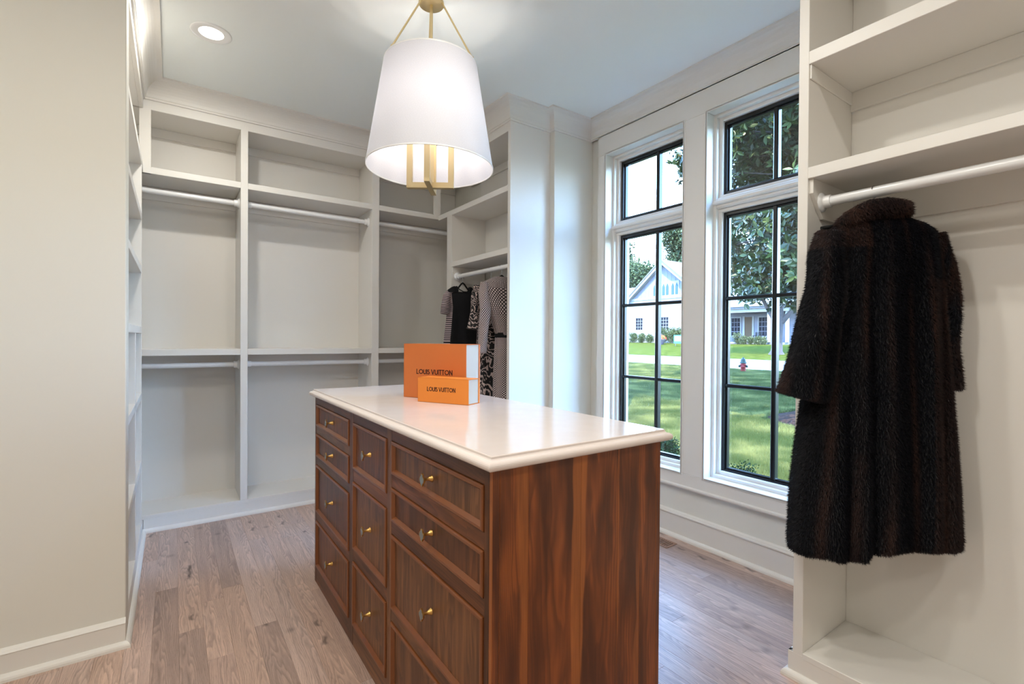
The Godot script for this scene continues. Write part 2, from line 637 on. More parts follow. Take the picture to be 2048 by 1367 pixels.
# ---------------------------------------------------------------- the room
func shell() -> void:
	org = Vector3.ZERO
	ug = 1
	structure("ceiling", bx(v3(-1.85, H, -4.25), v3(2.74, H + 0.22, 1.9), 0.0), M.ceiling)
	structure("wall_back", bx(v3(-0.62, 0, -4.25), v3(2.74, H, ZB - DEP - 0.012), 0.0), M.wall)
	structure("wall_left", bx(v3(-0.62, 0, ZB - DEP - 0.012), v3(XL - DEP - 0.012, H, -2.393), 0.0), M.wall)
	structure("wall_left_near", bx(v3(-1.72, 0, -2.52), v3(-0.149, H, -2.393), 0.003), M.wall)
	structure("wall_left_rear", bx(v3(-1.85, 0, -2.52), v3(-1.72, H, 1.9), 0.0), M.wall)
	structure("wall_front", bx(v3(-1.85, 0, 1.72), v3(2.74, H, 1.9), 0.0), M.wall)
	structure("wall_stub", bx(v3(2.155, 0, ZB - DEP - 0.012), v3(2.52, H, -2.585), 0.003), M.wall)
	structure("wall_right_near", bx(v3(2.19, 0, -0.80), v3(2.52, H, 1.72), 0.0), M.wall)
	var st := mk()
	var x0 := 2.52
	var x1 := 2.74
	for r in [[-4.25, -2.425, 0.0, H], [-1.79, -1.638, 0.0, H], [-0.99, 1.9, 0.0, H], [-2.425, -1.79, 0.0, 0.404], [-2.425, -1.79, 2.495, H], [-1.638, -0.99, 0.0, 0.404], [-1.638, -0.99, 2.495, H]]:
		box(st, v3(x0, r[2], r[0]), v3(x1, r[3], r[1]), 0.0)
	structure("wall_right", st.commit(), M.wall)

func floor_boards() -> void:
	ug = 2
	org = Vector3.ZERO
	var f := structure("floor", bx(v3(-1.85, -0.3, -4.25), v3(2.74, -0.016, 1.9), 0.0), M.gap)
	var w := 0.086
	var n := int(4.4 / w)
	for i in n:
		var x := -1.70 + i * w
		if x > 2.52:
			break
		var z := -4.02 + rng.randf() * 0.9
		var prev := -4.02
		while prev < 1.7:
			var z1 := minf(z, 1.7)
			if z1 - prev > 0.02 and (x > -0.55 or z1 > -2.4):
				var tone: int = [0, 1, 1, 2, 3, 4, 4, 5][rng.randi() % 8]
				uoff = Vector2(0.1 * (rng.randi() % 4) + 0.007 - x, rng.randf() * 1.6)
				put("plank", bx(v3(x + 0.0002, -0.016, prev + 0.0002), v3(x + w - 0.0002, 0.0, z1 - 0.0002), 0.0004), M.oaks[tone], f)
			prev = z1
			z = z1 + 0.45 + rng.randf() * 1.15
	uoff = Vector2.ZERO
	ug = 1

func crown_profile() -> Array:
	var p := [Vector2(0, 0), Vector2(0.010, 0), Vector2(0.010, 0.012), Vector2(0.014, 0.014)]
	for k in 9:
		var t := k / 8.0
		p.append(Vector2(0.014 + 0.072 * (1.0 - cos(t * PI / 2.0)) * 0.85 + 0.011 * t, 0.014 + 0.092 * sin(t * PI / 2.0)))
	p.append(Vector2(0.097, 0.108))
	p.append(Vector2(0.097, 0.1185))
	p.append(Vector2(0, 0.1185))
	return p

func shoe_profile() -> Array:
	var p := [Vector2(0, 0), Vector2(0.018, 0)]
	for k in range(1, 6):
		var t := k / 5.0 * PI / 2.0
		p.append(Vector2(0.018 * cos(t), 0.022 * sin(t) + 0.002))
	p.append(Vector2(0, 0.024))
	return p

func V2(list: Array) -> Array:
	var r := []
	for i in range(0, list.size(), 2):
		r.append(Vector2(list[i], list[i + 1]))
	return r

func mouldings() -> void:
	org = Vector3.ZERO
	var e := 0.002
	structure("trim_1", sweep(V2([-0.15, -2.394, -0.15, ZB, XR, ZB, XR, -2.632, 2.155, -2.632, 2.155, -2.585, 2.50, -2.585, 2.50, -0.833, XN, -0.833, XN, 1.70]), crown_profile(), 2.632), M.white)
	# shoe mouldings at the floor
	structure("trim_2", sweep(V2([-1.70, -2.378, XL, -2.378, XL, ZB + 0.001, XR - 0.001, ZB + 0.001, XR - 0.001, -2.617, 2.156, -2.617, 2.156, -2.571, 2.505, -2.571, 2.505, -0.849, XN, -0.849, XN, 1.70]), shoe_profile(), 0.0), M.white)
	structure("baseboard_left", join([bx(v3(-1.72, 0, -2.393), v3(-0.149, 0.092, -2.378), 0.001), sweep(V2([-1.70, -2.393, -0.149, -2.393]), V2([0, 0, 0.017, 0, 0.010, 0.009, 0.002, 0.016, 0, 0.016]), 0.092)]), M.white)
	structure("baseboard_right", join([bx(v3(2.505, 0, -2.585), v3(2.522, 0.136, -0.833), 0.001), sweep(V2([2.52, -2.585, 2.52, -0.833]), V2([0, 0, 0.017, 0, 0.022, 0.004, 0.022, 0.010, 0.016, 0.013, 0.014, 0.019, 0.008, 0.024, 0, 0.026]), 0.134)]), M.white)
	structure("baseboard_stub", bx(v3(2.156, 0, -2.587), v3(2.505, 0.136, -2.571), 0.001), M.white)
	# window casing: head, sides, the post between, apron and its ledge
	var xf := 2.49
	structure("trim_3", bx(v3(xf, 2.495, -2.500), v3(2.522, 2.64, -0.833), 0.002), M.white)
	structure("trim_4", bx(v3(xf, 0.335, -2.500), v3(2.522, 2.495, -2.425), 0.002), M.white)
	structure("trim_5", bx(v3(xf, 0.404, -1.79), v3(2.522, 2.495, -1.638), 0.002), M.white)
	structure("trim_6", bx(v3(xf, 0.335, -0.99), v3(2.522, 2.495, -0.833), 0.002), M.white)
	structure("trim_7", bx(v3(xf + 0.001, 0.330, -2.425), v3(2.522, 0.404, -0.99), 0.002), M.white)
	structure("trim_8", sweep(V2([2.522, -2.583, 2.522, -0.833]), V2([0, 0, 0.014, 0, 0.024, 0.006, 0.036, 0.010, 0.040, 0.016, 0.040, 0.024, 0.034, 0.030, 0, 0.032]), 0.303), M.white)
	var st := mk()   # a thin bead round each opening
	for r in [[-2.425, -1.79], [-1.638, -0.99]]:
		ring(st, xf - 0.004, xf + 0.01, r[0] - 0.010, r[1] + 0.010, 0.394, 2.505, 0.010, 0.0015)
	structure("trim_9", st.commit(), M.white)

func ring(st: SurfaceTool, xa: float, xb: float, z0: float, z1: float, y0: float, y1: float, t: float, bev := 0.0015) -> void:
	box(st, v3(xa, y0, z0), v3(xb, y1, z0 + t), bev)
	box(st, v3(xa, y0, z1 - t), v3(xb, y1, z1), bev)
	box(st, v3(xa, y0, z0 + t), v3(xb, y0 + t, z1 - t), bev)
	box(st, v3(xa, y1 - t, z0 + t), v3(xb, y1, z1 - t), bev)

func window_unit(called: String, z0: float, z1: float, b0: float, b1: float, zm: float) -> void:
	var o := struct_root(called)
	var st := mk()
	ring(st, 2.486, 2.73, z0 - 0.006, z1 + 0.006, 0.398, 2.501, 0.010)
	ring(st, 2.555, 2.70, z0, z1, 0.404, 2.495, 0.022)
	ring(st, 2.582, 2.68, z0 + 0.012, z1 - 0.006, 0.416, 2.483, 0.030, 0.003)
	put("jamb", st.commit(), M.white, o)
	st = mk()
	box(st, v3(2.560, 1.952, z0), v3(2.70, 2.012, z1), 0.008)
	box(st, v3(2.580, 1.931, z0), v3(2.69, 2.030, z1), 0.003)
	box(st, v3(2.545, 1.972, z0), v3(2.60, 1.996, z1), 0.006)
	put("transom_bar", st.commit(), M.white, o)
	var xs := 2.600
	for part in [[2.030, 2.450], [0.436, 1.931]]:
		st = mk()
		ring(st, xs, xs + 0.045, b0, b1, part[0], part[1], 0.020, 0.002)
		ring(st, xs + 0.012, xs + 0.040, b0 + 0.018, b1 - 0.018, part[0] + 0.018, part[1] - 0.018, 0.011, 0.003)
		put("sash_frame", st.commit(), M.black, o)
		var ys := [part[0] + 0.02, part[1] - 0.02]
		if part[1] < 2.0:
			ys = [0.456, 0.937, 1.437, 1.911]
			for k in [1, 2]:
				put("muntin", bx(v3(xs + 0.004, ys[k] - 0.010, b0 + 0.018), v3(xs + 0.040, ys[k] + 0.010, b1 - 0.018), 0.004), M.black, o)
		put("muntin", bx(v3(xs + 0.002, part[0] + 0.018, zm - 0.013), v3(xs + 0.042, part[1] - 0.018, zm + 0.013), 0.005), M.black, o)
		for i in ys.size() - 1:
			for s in [[b0 + 0.022, zm - 0.008], [zm + 0.008, b1 - 0.022]]:
				st = mk()
				quad(st, v3(xs + 0.028, ys[i], s[0]), v3(xs + 0.028, ys[i + 1], s[0]), v3(xs + 0.028, ys[i + 1], s[1]), v3(xs + 0.028, ys[i], s[1]), v3(-1, 0, 0))
				put("pane", st.commit(), M.glass, o)

# ---------------------------------------------------------------- built-in wardrobes
func rod(o: Node3D, a: Vector3, b: Vector3, r := 0.0165) -> void:
	put("hanging_rod", tube([a, b], r, 16), M.rod, o)
	var d := (b - a).normalized()
	for e in [[a, d], [b, -d]]:
		put("rod_socket", lathe([Vector2(0.034, 0), Vector2(0.034, 0.004), Vector2(0.026, 0.010), Vector2(0.0225, 0.012), Vector2(0.0225, 0.030), Vector2(0.020, 0.032)], e[0], 20, e[1]), M.rod, o)

func rear_wardrobe() -> void:
	var zb := ZB - DEP
	var o := thing("wardrobe", "tall white built-in wardrobe across the back wall with three double-hung bays", "wardrobe", v3(0.85, 0, ZB - 0.16))
	var xl := XL - DEP + 0.002
	var xr := 2.152
	var P := func(n: String, a: Vector3, b: Vector3) -> void:
		put(n, bx(a, b), M.white, o)
	P.call("back_panel", v3(xl, 0.0, zb - 0.010), v3(xr, 2.72, zb + 0.002))
	P.call("plinth", v3(XL + 0.002, 0.0, ZB - 0.02), v3(XR - 0.002, 0.080, ZB))
	P.call("bottom_shelf", v3(xl, 0.080, zb), v3(xr, 0.104, ZB))
	for d in [[0.368, 0.411], [1.257, 1.313]]:
		P.call("divider", v3(d[0], 0.104, zb), v3(d[1], 2.60, ZB + 0.001))
	for b in [[xl, 0.368], [0.411, 1.257], [1.313, xr]]:
		P.call("shelf", v3(b[0], 1.077, zb), v3(b[1], 1.117, ZB))
		P.call("shelf", v3(b[0], 2.188, zb), v3(b[1], 2.228, ZB))
	P.call("top_rail", v3(XL + 0.002, 2.575, ZB - 0.02), v3(XR - 0.002, 2.74, ZB))
	P.call("ceiling_panel", v3(xl, 2.578, zb), v3(xr, 2.60, ZB - 0.02))
	P.call("stile", v3(XL - 0.02, 2.188, ZB - 0.02), v3(XL + 0.038, 2.74, ZB + 0.0005))
	P.call("stile", v3(XR - 0.040, 2.188, ZB - 0.02), v3(XR + 0.02, 2.74, ZB + 0.0005))
	for b in [[xl, 0.368], [0.411, 1.257], [1.313, xr]]:
		P.call("cleat", v3(b[0], 2.520, zb), v3(b[1], 2.578, zb + 0.014))
		P.call("cleat", v3(b[0], 2.10, zb), v3(b[1], 2.186, zb + 0.014))
	var zr := ZB - 0.095
	for b in [[xl, 0.368], [0.411, 1.257], [1.313, xr]]:
		rod(o, v3(b[0], 2.105, zr), v3(b[1], 2.105, zr))
		rod(o, v3(b[0], 1.010, zr), v3(b[1], 1.010, zr))

func left_shelving() -> void:
	var xb := XL - DEP
	var o := thing("shelving", "white shoe shelving unit against the left wall beside the corner of the back wardrobe", "shelving", v3(XL - 0.16, 0, -2.95))
	var P := func(n: String, a: Vector3, b: Vector3) -> void:
		put(n, bx(a, b), M.white, o)
	var z0 := -3.53
	var z1 := -2.395
	P.call("back_panel", v3(xb - 0.010, 0, z0), v3(xb + 0.002, 2.72, z1))
	P.call("plinth", v3(XL - 0.02, 0, ZB + 0.001), v3(XL, 0.080, z1))
	P.call("side_panel", v3(xb, 0, z0 - 0.02), v3(XL, 2.20, z0))
	P.call("side_panel", v3(xb, 0, z1 - 0.045), v3(XL, 2.72, z1))
	P.call("divider", v3(xb, 0.1, -3.02), v3(XL, 1.215, -2.985))
	for y in [0.104, 0.478, 0.868, 1.252, 1.600, 1.908, 2.228]:
		P.call("shelf", v3(xb, y - (0.024 if y < 0.2 else 0.038), z0 if y < 2.0 else ZB + 0.003), v3(XL, y, z1 - 0.04))
	P.call("top_rail", v3(XL - 0.02, 2.575, ZB + 0.003), v3(XL, 2.74, z1))
	P.call("ceiling_panel", v3(xb, 2.578, ZB + 0.003), v3(XL - 0.02, 2.60, z1))

func return_wardrobe() -> void:
	var xb := 2.138
	var o := thing("wardrobe", "narrow white wardrobe bay holding the dresses, between the back wardrobe and the windows", "wardrobe", v3(XR + 0.16, 0, -3.05))
	var P := func(n: String, a: Vector3, b: Vector3) -> void:
		put(n, bx(a, b), M.white, o)
	P.call("back_panel", v3(xb, 0, -3.53), v3(xb + 0.014, 2.72, -2.64))
	P.call("side_panel", v3(XR + 0.001, 0, -3.535), v3(xb, 2.189, -3.455))
	P.call("end_panel", v3(XR - 0.001, 0, -2.662), v3(2.155, 2.74, -2.632))
	P.call("plinth", v3(XR, 0, ZB + 0.002), v3(XR + 0.02, 0.080, -2.66))
	P.call("bottom_shelf", v3(XR, 0.080, -3.455), v3(xb, 0.104, -2.662))
	P.call("shelf", v3(XR, 1.766, -3.455), v3(xb, 1.805, -2.662))
	P.call("shelf", v3(XR, 2.180, ZB + 0.002), v3(xb, 2.220, -2.662))
	P.call("top_rail", v3(XR, 2.575, ZB + 0.002), v3(XR + 0.02, 2.74, -2.66))
	P.call("ceiling_panel", v3(XR + 0.02, 2.578, ZB + 0.002), v3(xb, 2.60, -2.662))
	P.call("cleat", v3(xb - 0.014, 2.520, ZB + 0.002), v3(xb, 2.578, -2.662))
	var st := mk()
	slab(st, PackedVector2Array([Vector2(0, 0.0), Vector2(0.30, 0.0), Vector2(0.30, -0.13), Vector2(0.09, -0.13), Vector2(0.0, -0.04)]), v3(XR + 0.008, 1.765, -3.456), v3(1, 0, 0), v3(0, 1, 0), v3(0, 0, 1), 0.014)
	put("rod_bracket", st.commit(), M.white, o)
	rod(o, v3(1.872, 1.692, -3.442), v3(1.872, 1.692, -2.664))

func near_wardrobe() -> void:
	var xb := 2.172
	var o := thing("wardrobe", "tall white wardrobe bay at the right of the windows, holding the fur coat", "wardrobe", v3(XN + 0.18, 0, 0.2))
	var P := func(n: String, a: Vector3, b: Vector3) -> void:
		put(n, bx(a, b), M.white, o)
	P.call("back_panel", v3(xb, 0, -0.80), v3(xb + 0.014, 2.72, 1.70))
	P.call("side_panel", v3(XN, 0, -0.833), v3(2.519, 2.74, -0.80))
	P.call("plinth", v3(XN - 0.0004, 0, -0.849), v3(XN + 0.02, 0.090, 1.70))
	P.call("plinth", v3(XN, 0, -0.849), v3(2.504, 0.090, -0.833))
	P.call("bottom_shelf", v3(XN - 0.001, 0.078, -0.80), v3(xb, 0.100, 1.68))
	P.call("shelf", v3(XN, 1.764, -0.80), v3(xb, 1.803, 1.68))
	P.call("shelf", v3(XN, 2.162, -0.80), v3(xb, 2.206, 1.68))
	P.call("top_rail", v3(XN, 2.575, -0.80), v3(XN + 0.02, 2.74, 1.70))
	P.call("ceiling_panel", v3(XN + 0.02, 2.578, -0.80), v3(xb, 2.60, 1.68))
	P.call("side_panel", v3(XN, 0.1, 1.66), v3(xb, 2.72, 1.70))
	P.call("cleat", v3(xb - 0.014, 2.090, -0.80), v3(xb, 2.162, 1.66))
	P.call("cleat", v3(XN + 0.006, 2.112, -0.80), v3(xb - 0.014, 2.162, -0.794))
	P.call("cleat", v3(xb - 0.014, 1.640, -0.80), v3(xb, 1.764, 1.66))
	var st := mk()
	slab(st, PackedVector2Array([Vector2(0, 0.0), Vector2(0.33, 0.0), Vector2(0.33, -0.13), Vector2(0.08, -0.13), Vector2(0.0, -0.05)]), v3(XN + 0.012, 1.764, -0.801), v3(1, 0, 0), v3(0, 1, 0), v3(0, 0, 1), 0.014)
	put("rod_bracket", st.commit(), M.white, o)
	rod(o, v3(1.892, 1.690, -0.787), v3(1.892, 1.690, 1.66), 0.0175)

# ---------------------------------------------------------------- the island and what is on it
func island() -> void:
	var o := thing("island", "dark walnut drawer island with a polished pale stone top in the middle of the room", "cabinet", v3(0.861, 0, -1.70))
	var x0 := 0.575
	var x1 := 1.148
	var z0 := -2.51
	var z1 := -0.893
	var top := 0.911
	var W: Array = M.walnuts
	ug = 1
	put("carcass", bx(v3(x0 + 0.03, 0.0, z0 + 0.02), v3(x1 - 0.02, top, z1 - 0.02), 0.0), W[3], o)
	uoff = Vector2(0.31, 0.2)
	put("side_panel", bx(v3(x1 - 0.02, 0, z0), v3(x1, top, z1 - 0.0185)), W[0], o)
	put("back_panel", bx(v3(x0 + 0.02, 0, z0), v3(x1 - 0.02, top, z0 + 0.02)), W[1], o)
	# the near end is glued up from seven boards
	var ep := put("end_panel", bx(v3(x0 + 0.004, 0.0, z1 - 0.0185), v3(x1 - 0.004, top, z1 - 0.012), 0.0), W[3], o)
	M.end.uv1_scale = Vector3(1.0 / 0.573, -1.0 / top, 1)
	M.end.uv1_offset = Vector3(0, 1, 0)
	uoff = Vector2(-x0, 0)
	for k in 7:
		put("board", bx(v3(x0 + 0.573 * SEAMS[k] + (0.0 if k == 0 else 0.0002), 0.0, z1 - 0.012), v3(x0 + 0.573 * SEAMS[k + 1] - (0.0 if k == 6 else 0.0002), top, z1), 0.0008 if k in [0, 5, 6] else 0.0003), M.end, ep)
	# face frame
	var cols := [
		[-2.482, -1.945, [[0.873, 0.766], [0.730, 0.617], [0.580, 0.347], [0.307, 0.080]]],
		[-1.893, -1.530, [[0.870, 0.688], [0.641, 0.377], [0.332, 0.080]]],
		[-1.490, -0.926, [[0.870, 0.762], [0.721, 0.612], [0.571, 0.330], [0.291, 0.080]]]]
	var zs := [z0, -2.482, -1.945, -1.893, -1.530, -1.490, -0.926, z1 - 0.0125]
	for k in 4:
		uoff = Vector2(0.13 * k, 0.4 * k)
		put("stile", bx(v3(x0, 0.0, zs[2 * k]), v3(x0 + 0.022, top, zs[2 * k + 1]), 0.0008), W[[1, 3, 0, 3][k]], o)
	for c in cols:
		ug = 2
		var ys := [top]
		for d in c[2]:
			ys.append_array(d)
		ys.append(0.0)
		for k in range(0, ys.size(), 2):
			uoff = Vector2(0.05 + 0.11 * k, rng.randf())
			put("rail", bx(v3(x0 + 0.0006, ys[k + 1], c[0]), v3(x0 + 0.022, ys[k], c[1]), 0.0006), W[[1, 0, 3, 2][(k / 2 + int(c[0] * 10)) & 3]], o)
		for d in c[2]:
			drawer(o, x0, c[0], c[1], d[1], d[0])
	ug = 1
	uoff = Vector2.ZERO
	# stone top: bullnose edge under a small stepped flat
	var prof := []
	for k in 11:
		var t := -PI / 2.0 + PI * k / 10.0
		prof.append(Vector2(0.013 + 0.0115 * cos(t), 0.0225 / 2.0 + 0.0112 * sin(t)))
	prof[0] = Vector2(0.010, 0.0)
	prof.append_array([Vector2(0.0105, 0.0235), Vector2(0.0085, 0.026), Vector2(0.008, 0.0305), Vector2(0.0065, 0.032)])
	var st := mk()
	var n := prof.size()
	for k in n - 1:
		var a: Vector2 = prof[k]
		var b: Vector2 = prof[k + 1]
		var ra := [v3(x0 - a.x, top + a.y, z0 - a.x), v3(x1 + a.x, top + a.y, z0 - a.x), v3(x1 + a.x, top + a.y, z1 + a.x), v3(x0 - a.x, top + a.y, z1 + a.x)]
		var rb := [v3(x0 - b.x, top + b.y, z0 - b.x), v3(x1 + b.x, top + b.y, z0 - b.x), v3(x1 + b.x, top + b.y, z1 + b.x), v3(x0 - b.x, top + b.y, z1 + b.x)]
		for s in 4:
			var out_: Vector3 = [Vector3(0, 0, -1), Vector3(1, 0, 0), Vector3(0, 0, 1), Vector3(-1, 0, 0)][s]
			var e := (b - a).normalized()
			quad(st, ra[s], ra[(s + 1) % 4], rb[(s + 1) % 4], rb[s], (out_ * e.y - Vector3.UP * e.x).normalized())
	var b: Vector2 = prof[n - 1]
	quad(st, v3(x0 - b.x, top + b.y, z0 - b.x), v3(x1 + b.x, top + b.y, z0 - b.x), v3(x1 + b.x, top + b.y, z1 + b.x), v3(x0 - b.x, top + b.y, z1 + b.x), Vector3.UP)
	quad(st, v3(x0 - 0.01, top, z0 - 0.01), v3(x1 + 0.01, top, z0 - 0.01), v3(x1 + 0.01, top, z1 + 0.01), v3(x0 - 0.01, top, z1 + 0.01), Vector3.DOWN)
	put("stone_top", st.commit(), M.stone, o)

func drawer(o: Node3D, x: float, z0: float, z1: float, y0: float, y1: float) -> void:
	var g := 0.0018
	var t := 0.017
	var st := mk()
	# a raised bead with a sloping inner face, mitred at the corners
	var prof := V2([0.0, 0.016, 0.0, -0.0025, 0.003, -0.005, 0.009, -0.005, t, 0.005, t, 0.012])
	var corner := func(p: Vector2, k: int) -> Vector3:
		var d := g + p.x
		var zz: float = [z0 + d, z1 - d, z1 - d, z0 + d][k]
		var yy: float = [y0 + d, y0 + d, y1 - d, y1 - d][k]
		return v3(x + p.y, yy, zz)
	for s in 4:
		ug = 2 if s % 2 == 0 else 1
		uoff = Vector2(rng.randf(), rng.randf())
		var inn: Vector3 = [Vector3.UP, Vector3(0, 0, -1), Vector3.DOWN, Vector3(0, 0, 1)][s]
		for k in prof.size() - 1:
			var e: Vector2 = (prof[k + 1] - prof[k]).normalized()
			quad(st, corner.call(prof[k], s), corner.call(prof[k], (s + 1) % 4), corner.call(prof[k + 1], (s + 1) % 4), corner.call(prof[k + 1], s), (inn * -e.y * -1.0 + Vector3(-1, 0, 0) * e.x).normalized())
	ug = 1
	var dr := put("drawer", st.commit(), M.bead, o)
	uoff = Vector2(0.15 * (rng.randi() % 4) + rng.randf() * 0.05, rng.randf())
	put("panel", bx(v3(x + 0.0055, y0 + 0.012, z0 + 0.012), v3(x + 0.02, y1 - 0.012, z1 - 0.012), 0.0), M.walnuts[[0, 0, 1, 2][rng.randi() % 4]], dr)
	uoff = Vector2.ZERO
	var c := v3(x + 0.0055, (y0 + y1) / 2.0, (z0 + z1) / 2.0)
	put("knob", lathe(V2([0.0095, 0.0, 0.0095, 0.0015, 0.0075, 0.0045, 0.0050, 0.010, 0.0038, 0.018, 0.0042, 0.024, 0.006, 0.027]), c, 18, Vector3(-1, 0, 0)), M.brass, dr)
	# the face of the knob: a brass-rimmed diamond with hollowed sides
	var poly := PackedVector2Array()
	var inner := PackedVector2Array()
	for k in 24:
		var a := TAU * k / 24.0
		var r := 0.0165 * (0.72 + 0.28 * pow(absf(cos(2.0 * a)), 1.6))
		var p := Vector2(cos(a) * r * 0.9, sin(a) * r * 1.08)
		poly.append(p)
		inner.append(p * 0.84)
	st = mk()
	slab(st, poly, c + Vector3(-0.0265, 0, 0), Vector3(0, 0, 1), Vector3.UP, Vector3(-1, 0, 0), 0.004)
	put("knob_rim", st.commit(), M.brass, dr)
	st = mk()
	slab(st, inner, c + Vector3(-0.0305, 0, 0), Vector3(0, 0, 1), Vector3.UP, Vector3(-1, 0, 0), 0.0006)
	put("knob_face", st.commit(), M.pearl, dr)

# geometric capitals as strokes: each letter is a list of polylines in a box one unit high
func letters(text: String) -> Array:
	var out_ := []
	var x := 0.0
	var arc := func(cx: float, cy: float, r: float, a0: float, a1: float) -> PackedVector2Array:
		var p := PackedVector2Array()
		for k in 17:
			var a := deg_to_rad(lerpf(a0, a1, k / 16.0))
			p.append(Vector2(cx + r * cos(a), cy + r * sin(a)))
		return p
	for ch in text:
		var w := 0.0
		var L := []
		match ch:
			"L":
				w = 0.42
				L = [PackedVector2Array([Vector2(0, 1), Vector2(0, 0), Vector2(0.42, 0)])]
			"O":
				w = 0.94
				L = [arc.call(0.47, 0.5, 0.47, 0.0, 360.0)]
			"U":
				w = 0.60
				var p := PackedVector2Array([Vector2(0, 1)])
				p.append_array(arc.call(0.30, 0.30, 0.30, 180.0, 360.0))
				p.append(Vector2(0.60, 1))
				L = [p]
			"I":
				L = [PackedVector2Array([Vector2(0, 0), Vector2(0, 1)])]
			"S":
				w = 0.44
				var p: PackedVector2Array = arc.call(0.22, 0.76, 0.21, 35.0, 270.0)
				p.append_array(arc.call(0.22, 0.26, 0.24, 90.0, -145.0))
				L = [p]
			"V":
				w = 0.72
				L = [PackedVector2Array([Vector2(0, 1), Vector2(0.36, 0), Vector2(0.72, 1)])]
			"T":
				w = 0.48
				L = [PackedVector2Array([Vector2(0, 1), Vector2(0.48, 1)]), PackedVector2Array([Vector2(0.24, 0), Vector2(0.24, 1)])]
			"N":
				w = 0.64
				L = [PackedVector2Array([Vector2(0, 0), Vector2(0, 1), Vector2(0.64, 0), Vector2(0.64, 1)])]
			" ":
				w = 0.20
		for p: PackedVector2Array in L:
			for k in p.size():
				p[k].x += x
			out_.append(p)
		x += w + (0.26 if ch != " " else 0.10)
	return [out_, x - 0.26]

func lettering(text: String, o: Vector3, w: Vector3, n: Vector3, height: float, stroke: float) -> ArrayMesh:
	var got := letters(text)
	var st := mk()
	for p: PackedVector2Array in got[0]:
		for k in p.size() - 1:
			var a := p[k] * height
			var b := p[k + 1] * height
			var d := (b - a).normalized() * stroke * 0.5
			var s := Vector2(-d.y, d.x)
			var e := d if p.size() < 6 else d * 0.3
			slab(st, PackedVector2Array([a - e - s, b + e - s, b + e + s, a - e + s]), o, w, Vector3.UP, n, 0.0004)
	return st.commit()

func boxes_on_island() -> void:
	var d := v3(0.474, 0, 0.881).normalized()
	var n := v3(0.881, 0, -0.474).normalized()
	var y := 0.9432
	for k in 2:
		var p: Vector3 = [v3(0.821, y, -1.993), v3(0.809, y, -1.818)][k]
		var L: float = [0.319, 0.2405][k]
		var dp: float = [0.110, 0.084][k]
		var h: float = [0.231, 0.098][k]
		var o := thing(["gift_box", "gift_box"][k], ["larger orange gift box with dark lettering, behind the small one on the stone top", "small bright orange gift box with dark lettering, in front of the larger one"][k], "box", p)
		org = Vector3.ZERO
		o.transform = Transform3D(Basis(d, Vector3.UP, -n), p)
		var m: Material = [M.orange, M.orange_light][k]
		var t := 0.0022
		put("body", bx(v3(0.003, t, -dp + 0.004), v3(L - 0.0025, h - t, -t), 0.0008), M.paper, o)
		var st := mk()   # wrapper: front, back and spine, reaching past the white ends
		box(st, v3(0, 0, -t), v3(L, h, 0), 0.0008)
		box(st, v3(0, 0, -dp), v3(L, h, -dp + t), 0.0008)
		box(st, v3(0, 0, -dp), v3(t, h, 0), 0.0008)
		put("wrapper", st.commit(), m, o)
		put("lid", bx(v3(0, h - t, -dp), v3(L, h, 0), 0.0008), m, o)
		put("base", bx(v3(0, 0, -dp), v3(L, t, 0), 0.0008), m, o)
		put("ribbon_edge", bx(v3(L - 0.012, t, -dp - 0.0), v3(L + 0.0004, h - t, -dp + 0.009), 0.0006), m, o)
		var hh: float = [0.0182, 0.0150][k]
		var wid: float = letters("LOUIS VUITTON")[1] * hh
		put("lettering", lettering("LOUIS VUITTON", v3([0.071, 0.0475][k], [0.104, 0.046][k], 0.0002), v3([0.180, 0.132][k] / wid, 0, 0), v3(0, 0, 1), hh, hh * 0.19), M.ink, o)

